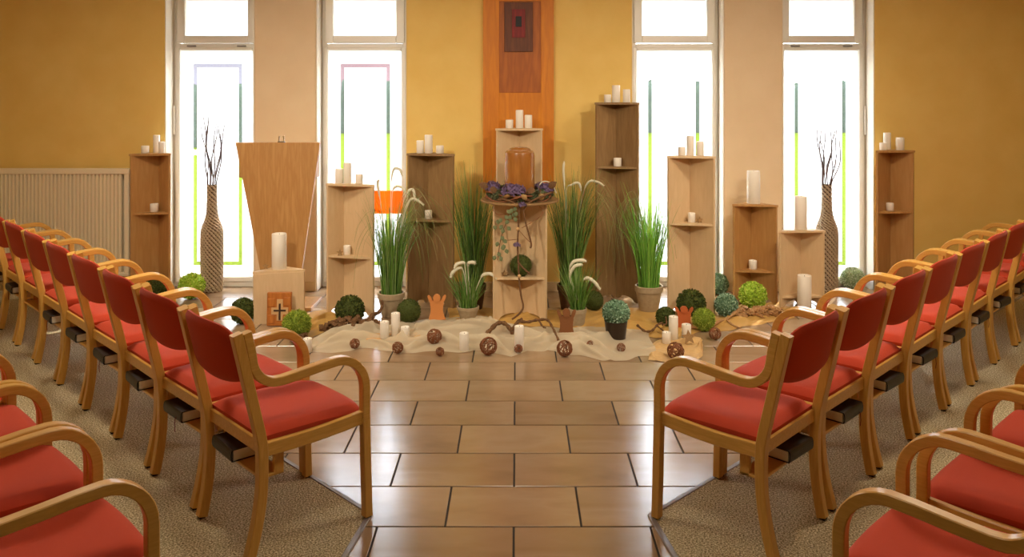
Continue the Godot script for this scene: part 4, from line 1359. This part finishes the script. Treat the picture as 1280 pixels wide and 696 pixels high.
func build_wreath() -> void:
	var zc: float = col.c4.z + 0.09
	var y: float = col.c4.h
	var x := (649.5 - CX) * zc / F
	var tr := thing("round_tray", "thin round wooden tray under the wreath on the pedestal", "tray", Vector3(x, y, -zc))
	part(tr, "disc", lathe_mesh([Vector2(0, 0), Vector2(0.296, 0), Vector2(0.3, 0.004), Vector2(0.3, 0.012), Vector2(0.296, 0.016), Vector2(0, 0.016)], 48), M.oak)
	var ur := thing("wooden_urn", "glossy amber-brown wooden urn with rounded shoulder inside the wreath", "urn", Vector3((649.5 - CX) * zc / F, y + 0.016, -zc))
	part(ur, "body", lathe_mesh([Vector2(0, 0), Vector2(0.108, 0), Vector2(0.112, 0.004), Vector2(0.1165, 0.12), Vector2(0.1175, 0.24), Vector2(0.1165, 0.335), Vector2(0.112, 0.358), Vector2(0.1, 0.37), Vector2(0.09, 0.374), Vector2(0.086, 0.372)], 48, 0.5), M.urn)
	part(ur, "lid", lathe_mesh([Vector2(0.086, 0.37), Vector2(0.086, 0.378), Vector2(0.078, 0.388), Vector2(0.05, 0.397), Vector2(0, 0.4)], 48, 0.7), M.urn)
	var o := thing("wreath", "twig wreath with purple flowers around the urn, trailing vines and eucalyptus", "wreath", Vector3(x, y + 0.016, -zc))
	# interwoven twigs
	for i in 16:
		var m := MB.new()
		var ph := rng.randf() * TAU
		var rr := rng.randf_range(0.19, 0.25)
		var pts := []
		for k in 29:
			var t := ph + TAU * k / 28.0 * 1.02
			pts.append(Vector3(cos(t) * (rr + 0.022 * sin(3 * t + i)), 0.035 + 0.026 * sin(2 * t + i * 1.3) + 0.012 * sin(5 * t), sin(t) * (rr + 0.02 * cos(4 * t + i))))
		tube(m, pts, [rng.randf_range(0.004, 0.009)], 6)
		part(o, "twig", m.done(), M.stick if i % 3 else M.rattan)
	var moss := moss_mesh(0.05, 300, 0.02, 0.6, [Color(0.07, 0.08, 0.03), Color(0.1, 0.12, 0.05), Color(0.16, 0.17, 0.09)], true)
	for i in 14:
		var t := TAU * i / 14.0 + 0.2
		var b := part(o, "moss_tuft", moss, M.fuzz, Vector3(cos(t) * 0.215, 0.045, sin(t) * 0.215))
		b.scale = Vector3.ONE * rng.randf_range(0.75, 1.05)
	var f1 := flower_mesh(0.052, 46)
	var f2 := flower_mesh(0.045, 40)
	for a in [[-2.9, 1.0], [2.8, 0.9], [1.9, 1.15], [1.65, 1.05], [0.4, 1.0], [0.05, 0.9], [-0.7, 0.8], [-1.7, 0.9]]:
		var fl := part(o, "lavender_flower", f1 if a[1] > 0.95 else f2, M.purple if a[1] > 0.87 else M.purple_pale, Vector3(cos(a[0]) * 0.215, 0.075, sin(a[0]) * 0.215))
		fl.scale = Vector3.ONE * a[1] * 1.15
	for a in [[1.5, 0.03], [1.35, 0.1], [2.3, 0.09], [0.95, 0.08], [0.55, 0.1], [2.8, 0.1], [1.0, 0.03], [2.0, 0.03]]:
		var m := MB.new()
		leaf_at(m, Vector3.ZERO, Vector3(cos(a[0]) * 0.6 + rng.randf_range(-0.5, 0.5), rng.randf_range(-0.1, 0.5), sin(a[0]) * 0.6).normalized(), 0.085, 0.028)
		part(o, "dried_leaf", m.done(), M.stick if a[1] > 0.05 else M.kraft, Vector3(cos(a[0]) * 0.25, a[1], sin(a[0]) * 0.25))
	# a looping pale cane over the far side
	var lp := MB.new()
	tube(lp, spline([Vector3(0.13, 0.05, 0.05), Vector3(0.17, 0.13, 0.02), Vector3(0.24, 0.12, 0.0), Vector3(0.28, 0.05, 0.05)], 6), [0.005], 6)
	part(o, "cane_loop", lp.done(), M.plume)
	# strands hanging in front of the pedestal, from pixel sightings at the wreath's front
	var zf := zc - 0.27
	var at := func(u: float, v: float, dz := 0.0) -> Vector3: return P(u, v, zf + dz) - o.position
	for s in [[[646, 253], [649, 265], [648, 285], [647, 305], [648, 330], [649, 350], [651, 368], [654, 384], [648, 393], [640, 399]], [[654, 262], [657, 278], [661, 292], [664, 305], [663, 310]], [[626, 248], [636, 251], [645, 255], [650, 262]], [[689, 241], [676, 246], [662, 253], [655, 262]], [[648, 328], [653, 334], [662, 342]]]:
		var m := MB.new()
		var pts := []
		for q in s.size():
			pts.append(at.call(s[q][0], s[q][1]))
		var path := spline(pts, 4)
		tube(m, path, [0.0075], 6)
		part(o, "hanging_twig", m.done(), M.stick)
	for s in [[[652, 285], [664, 278], [676, 270], [679, 262], [674, 258]], [[648, 287], [656, 296], [664, 304]], [[616, 262], [622, 268], [632, 268]], [[647, 299], [638, 300], [630, 300]]]:
		var m := MB.new()
		var pts := []
		for q in s:
			pts.append(at.call(q[0], q[1]))
		tube(m, spline(pts, 5), [0.0022], 5)
		part(o, "vine_tendril", m.done(), M.rattan)
	for s in [[653, 257, 0.9], [646, 307, 0.85]]:
		var fl := part(o, "lavender_flower", f2, M.purple, at.call(s[0], s[1], -0.03))
		fl.scale = Vector3.ONE * s[2] * 0.7
	for s in [[647, 286], [649, 345]]:
		var bd := MB.new()
		lathe(bd, [Vector2(0, -0.014), Vector2(0.01, -0.01), Vector2(0.014, 0), Vector2(0.01, 0.01), Vector2(0, 0.014)], 14, 2.0)
		part(o, "wooden_bead", bd.done(), M.cross_pale, at.call(s[0], s[1], -0.015))
	var sp := MB.new()
	tube(sp, spline([at.call(644, 256), at.call(636, 272), at.call(628, 290), at.call(624, 310), at.call(622, 325)], 5), [0.003], 5)
	part(o, "eucalyptus_stem", sp.done(), M.stick)
	for s in [[640, 262], [634, 264], [645, 266], [638, 270], [631, 271], [643, 273], [636, 277], [622, 276], [626, 274], [618, 283], [628, 283], [634, 285], [630, 288], [626, 297], [629, 301], [623, 304], [627, 309], [632, 313], [622, 317], [629, 307], [619, 321], [626, 322], [640, 268], [645, 260]]:
		var m := MB.new()
		leaf_at(m, Vector3.ZERO, Vector3(rng.randf_range(-0.9, 0.7), -0.7, 0.25).normalized(), 0.040, 0.016)
		part(o, "eucalyptus_leaf", m.done(), M.eucalyptus, at.call(s[0], s[1] - 2.0, -0.01 + rng.randf_range(-0.015, 0.01)))

# ---------------------------------------------------------------- small things on the floor
func floor_candle(u0: float, u1: float, vt: float, vb: float, y: float, label: String, group: String) -> void:
	var p := G((u0 + u1) / 2, vb)
	var z := -p.z * (EYE - y) / EYE
	candle(u0, u1, vt, vb, z, y, label, group)

func rattan_mesh(r: float) -> ArrayMesh:
	var m := MB.new()
	for i in 18:
		var ax := Vector3(rng.randfn(), rng.randfn(), rng.randfn()).normalized()
		var s := ax.cross(Vector3.UP if absf(ax.y) < 0.9 else Vector3.RIGHT).normalized()
		var t := ax.cross(s)
		var off := rng.randf_range(-0.45, 0.45) * r
		var rr := sqrt(r * r - off * off)
		var pts := []
		for k in 25:
			var a := TAU * k / 24.0
			pts.append(ax * off + (s * cos(a) + t * sin(a)) * rr * (1.0 + 0.03 * sin(5 * a + i)))
		tube(m, pts, [r * 0.05], 5, false)
	return m.done()

func chunk(m: MB, c: Vector3, s: Vector3, turn: Basis) -> void:
	# an irregular chip: a box with every corner knocked about
	var v := []
	for i in 8:
		v.append(c + turn * Vector3((-1.0 if i & 1 == 0 else 1.0) * s.x * rng.randf_range(0.6, 1.1), (-1.0 if i & 2 == 0 else 1.0) * s.y * rng.randf_range(0.6, 1.1), (-1.0 if i & 4 == 0 else 1.0) * s.z * rng.randf_range(0.6, 1.1)))
	m.group(-1)
	for f in [[0, 1, 3, 2], [4, 5, 7, 6], [0, 1, 5, 4], [2, 3, 7, 6], [0, 2, 6, 4], [1, 3, 7, 5]]:
		m.quad_out(v[f[0]], v[f[1]], v[f[2]], v[f[3]], c)

func branch(called: String, label: String, lines: Array, r0: float, r1: float, mat: Material) -> void:
	# lines of [u, v, height] sightings; each point lies above its floor spot
	var o: Node3D = null
	for li in lines.size():
		var pts := []
		for q in lines[li]:
			pts.append(G(q[0], q[1]) + Vector3(0, q[2], 0))
		if o == null:
			o = thing(called, label, "driftwood", G(lines[0][0][0], lines[0][0][1]))
		var path := spline(pts, 5)
		var rad := []
		for i in path.size():
			var t := float(i) / (path.size() - 1)
			rad.append(lerpf(r0, r1, t) * (0.7 if li > 0 else 1.0) * (1.0 + 0.25 * sin(i * 1.9 + li)))
		for i in path.size():
			path[i] -= o.position
		var m := MB.new()
		tube(m, path, rad, 8)
		part(o, "limb" if li == 0 else "side_branch", m.done(), mat)

func angel(label: String, u: float, vb: float, w: float, h: float, mat: Material, turn: float, y := 0.03) -> void:
	var p := G(u, vb)
	var o := thing("angel_figure", label, "figurine", p + Vector3(0, y, 0), turn, "angel figures")
	o.scale = Vector3(w, h, 1.0)
	# unit outline: flared gown, raised wings, round head
	var gown := spline([Vector2(-0.43, 0), Vector2(0.43, 0), Vector2(0.41, 0.1), Vector2(0.34, 0.3), Vector2(0.34, 0.5), Vector2(0.36, 0.66), Vector2(0.2, 0.74), Vector2(0.0, 0.72), Vector2(-0.2, 0.74), Vector2(-0.36, 0.66), Vector2(-0.34, 0.5), Vector2(-0.34, 0.3), Vector2(-0.41, 0.1), Vector2(-0.43, 0.0)], 3)
	gown.resize(gown.size() - 1)
	part(o, "gown", extrude_mesh(gown, 0.03), mat)
	for s in [-1.0, 1.0]:
		var wing := [Vector2(0.24 * s, 0.56), Vector2(0.36 * s, 0.66), Vector2(0.45 * s, 0.78), Vector2(0.5 * s, 0.9), Vector2(0.48 * s, 0.95), Vector2(0.40 * s, 0.94), Vector2(0.3 * s, 0.86), Vector2(0.22 * s, 0.72)]
		part(o, "wing", extrude_mesh(wing, 0.022), mat)
	var head := []
	for i in 18:
		var a := TAU * i / 18.0
		head.append(Vector2(cos(a) * 0.2, 0.84 + sin(a) * 0.15))
	part(o, "head", extrude_mesh(head, 0.034, Transform3D(Basis(), Vector3(0, 0, 0.004))), mat)

func build_floor_pieces() -> void:
	# candles standing on the floor and on the board
	var bd := G(492, 424.5)
	var board := thing("candle_board", "thin wooden board carrying three candles on the tulle", "board", bd)
	part(board, "plank", bar(-0.185, 0.185, 0.004, 0.022, -0.085, 0.05, 0.003), M.cross_pale)
	floor_candle(475, 486.2, 401.4, 422, 0.022, "middle-height of three white candles on the thin wooden board", "candles on the thin board")
	floor_candle(488.9, 500, 390.8, 419.3, 0.022, "tallest of three white candles on the thin wooden board", "candles on the thin board")
	floor_candle(501.2, 512, 408, 422, 0.022, "shortest of three white candles on the thin wooden board", "candles on the thin board")
	floor_candle(378.7, 390, 422.5, 440, 0.004, "short white candle at the end of the tulle near the fuzzy ball", "")
	floor_candle(574.4, 586, 415.6, 438, 0.004, "white candle on the tiles beside the larger rattan ball", "")
	floor_candle(643, 655, 407, 437.5, 0.004, "tall white candle on tulle before the pedestal", "")
	floor_candle(836, 847.4, 395, 425, 0.012, "tallest of three white candles on kraft paper", "candles on the kraft paper")
	floor_candle(827.7, 838.4, 414.6, 428.5, 0.012, "shortest of three white candles on kraft paper", "candles on the kraft paper")
	floor_candle(852, 863.7, 405, 424, 0.012, "middle-height of three white candles on kraft paper, behind the star", "candles on the kraft paper")
	floor_candle(870.7, 882, 378, 391, 0.004, "small white candle at foot of pale column between moss balls", "")
	floor_candle(910.6, 922, 382, 393, 0.004, "small white candle beside the wood chip garland", "")
	floor_candle(997, 1014, 343.8, 388, 0.004, "thick white pillar candle on the floor before the lowest pale shelf", "")
	var sp := G(861, 432)
	var st := solo("wooden_star", star_mesh(0.052, 0.016), M.star, "larger wooden star leaning on candle on the kraft paper", "star", sp + Vector3(0, 0.058, 0), "small wooden stars")
	st.rotation = Vector3(-0.25, -0.15, 0.1)
	# rattan balls
	var big := rattan_mesh(0.06)
	var core := lathe_mesh([Vector2(0, -0.02), Vector2(0.018, -0.01), Vector2(0.02, 0), Vector2(0.018, 0.01), Vector2(0, 0.02)], 10, 3.0)
	for b in [[610.5, 433, 10.5, "largest brown rattan ball on the tiles beside white candle"], [705.8, 436, 9.5, "brown rattan ball under the branch tip before the brown angel"], [844.6, 439, 10.2, "brown rattan ball on kraft paper beside the star"], [497, 435, 6.8, "small rattan ball on the tiles before the candle board"], [550, 440, 5.2, "tiny rattan ball at the tulle edge below the orange angel"], [443.4, 430, 6.0, "small rattan ball wrapped in the tulle near the bark pile"], [543, 421, 9.0, "rattan ball half under the tulle below the orange angel"], [648, 436.5, 5.2, "tiny rattan ball in front of the tall candle"], [738, 431, 4.5, "tiny rattan ball in tulle between boxwood and branch tip"], [776.4, 435, 5.2, "tiny rattan ball in tulle before the boxwood pot"], [893.8, 417.5, 7.2, "small rattan ball at the end of the root by fuzzy ball"]]:
		var p := G(b[0], b[1] + b[2])
		var r: float = b[2] * -p.z / F
		var o := solo("rattan_ball", big, M.rattan, b[3], "ball", p + Vector3(0, r + 0.004, 0), "rattan balls")
		o.scale = Vector3.ONE * r / 0.06
		o.rotation = Vector3(b[0], b[1], 0)
	# angels
	angel("orange clay angel with raised wings on the tulle before brown column", 546, 404, 0.138, 0.192, M.clay_orange, 0.1)
	angel("brown wooden angel with raised wings beside the short grass pot", 708, 422, 0.135, 0.2, M.wood_brown, 0.0, 0.008)
	angel("rust red clay angel with spread wings between moss balls", 855, 410, 0.135, 0.155, M.clay_red, -0.1, 0.008)
	# driftwood and bark
	branch("driftwood_branch", "dark twisted driftwood branch lying across the tulle before the pedestal", [[[604, 424, 0.012], [612, 424, 0.06], [622, 418, 0.08], [632, 417, 0.07], [640, 420, 0.03]], [[640, 422, 0.03], [645, 416, 0.07], [652, 418, 0.11]]], 0.016, 0.014, M.bark)
	branch("driftwood_branch", "forked driftwood branch arching from pedestal foot to rattan ball", [[[640, 421, 0.05], [648, 420, 0.10], [660, 418, 0.09], [672, 418, 0.105], [684, 419, 0.11], [690, 424, 0.09], [697, 432, 0.05], [700, 437, 0.012]], [[674, 418, 0.10], [678, 420, 0.07], [682, 422, 0.07]]], 0.011, 0.007, M.bark)
	branch("driftwood_root", "forked grey driftwood root between boxwood and kraft paper", [[[796, 418, 0.07], [806, 419, 0.03], [815, 420, 0.04], [822, 418, 0.07], [828, 417, 0.08]], [[822, 418, 0.06], [830, 419, 0.03], [836, 422, 0.03]], [[828, 416, 0.06], [833, 413, 0.05], [832, 411, 0.09]]], 0.009, 0.007, M.bark)
	branch("driftwood_root", "pale curved driftwood root below the fuzzy ball", [[[864, 412, 0.02], [874, 414, 0.03], [886, 413, 0.02], [898, 408, 0.035], [908, 404, 0.03], [920, 400, 0.06]], [[908, 404, 0.03], [916, 408, 0.01], [926, 412, 0.012]]], 0.013, 0.009, M.chips)
	branch("driftwood_branch", "upright crooked driftwood branch beside the clay grass pot", [[[462, 411, 0.05], [466, 408, 0.09], [473, 404, 0.08], [478, 402, 0.12], [477, 402, 0.16]], [[466, 409, 0.06], [474, 410, 0.04], [480, 411, 0.012]]], 0.016, 0.009, M.bark)
	var pile := func(called: String, label: String, u0: float, v0: float, u1: float, v1: float, n: int, s: float, mat: Material, hgt: float) -> void:
		var a := G(u0, v0)
		var b := G(u1, v1)
		var o := thing(called, label, "driftwood", (a + b) / 2)
		var m := MB.new()
		for i in n:
			var t := rng.randf()
			var env := sqrt(maxf(0.05, 1 - pow(2 * t - 1, 2)))
			var c := a.lerp(b, t) - o.position + Vector3(rng.randfn() * 0.008, s * 0.6 + rng.randf() * hgt * env, rng.randfn() * 0.035 * env)
			chunk(m, c, Vector3(s * rng.randf_range(0.7, 1.6), s * rng.randf_range(0.35, 0.8), s * rng.randf_range(0.5, 1.0)), Basis.from_euler(Vector3(rng.randf_range(-0.6, 0.6), rng.randf() * TAU, rng.randf_range(-0.6, 0.6))))
		part(o, "wood_pieces", m.done(), mat).set_meta("kind", "stuff")
	pile.call("bark_pile", "heap of dark bark pieces beside the candle board", 402, 414, 476, 411, 150, 0.02, M.bark, 0.07)
	pile.call("bark_lump", "brown bark lump under the fresh green fuzzy ball", 366, 429, 384, 427, 40, 0.018, M.bark, 0.04)
	pile.call("wood_chip_garland", "garland of light and dark wood chips before the low shelves", 914, 399, 980, 394, 240, 0.018, M.chips, 0.075)
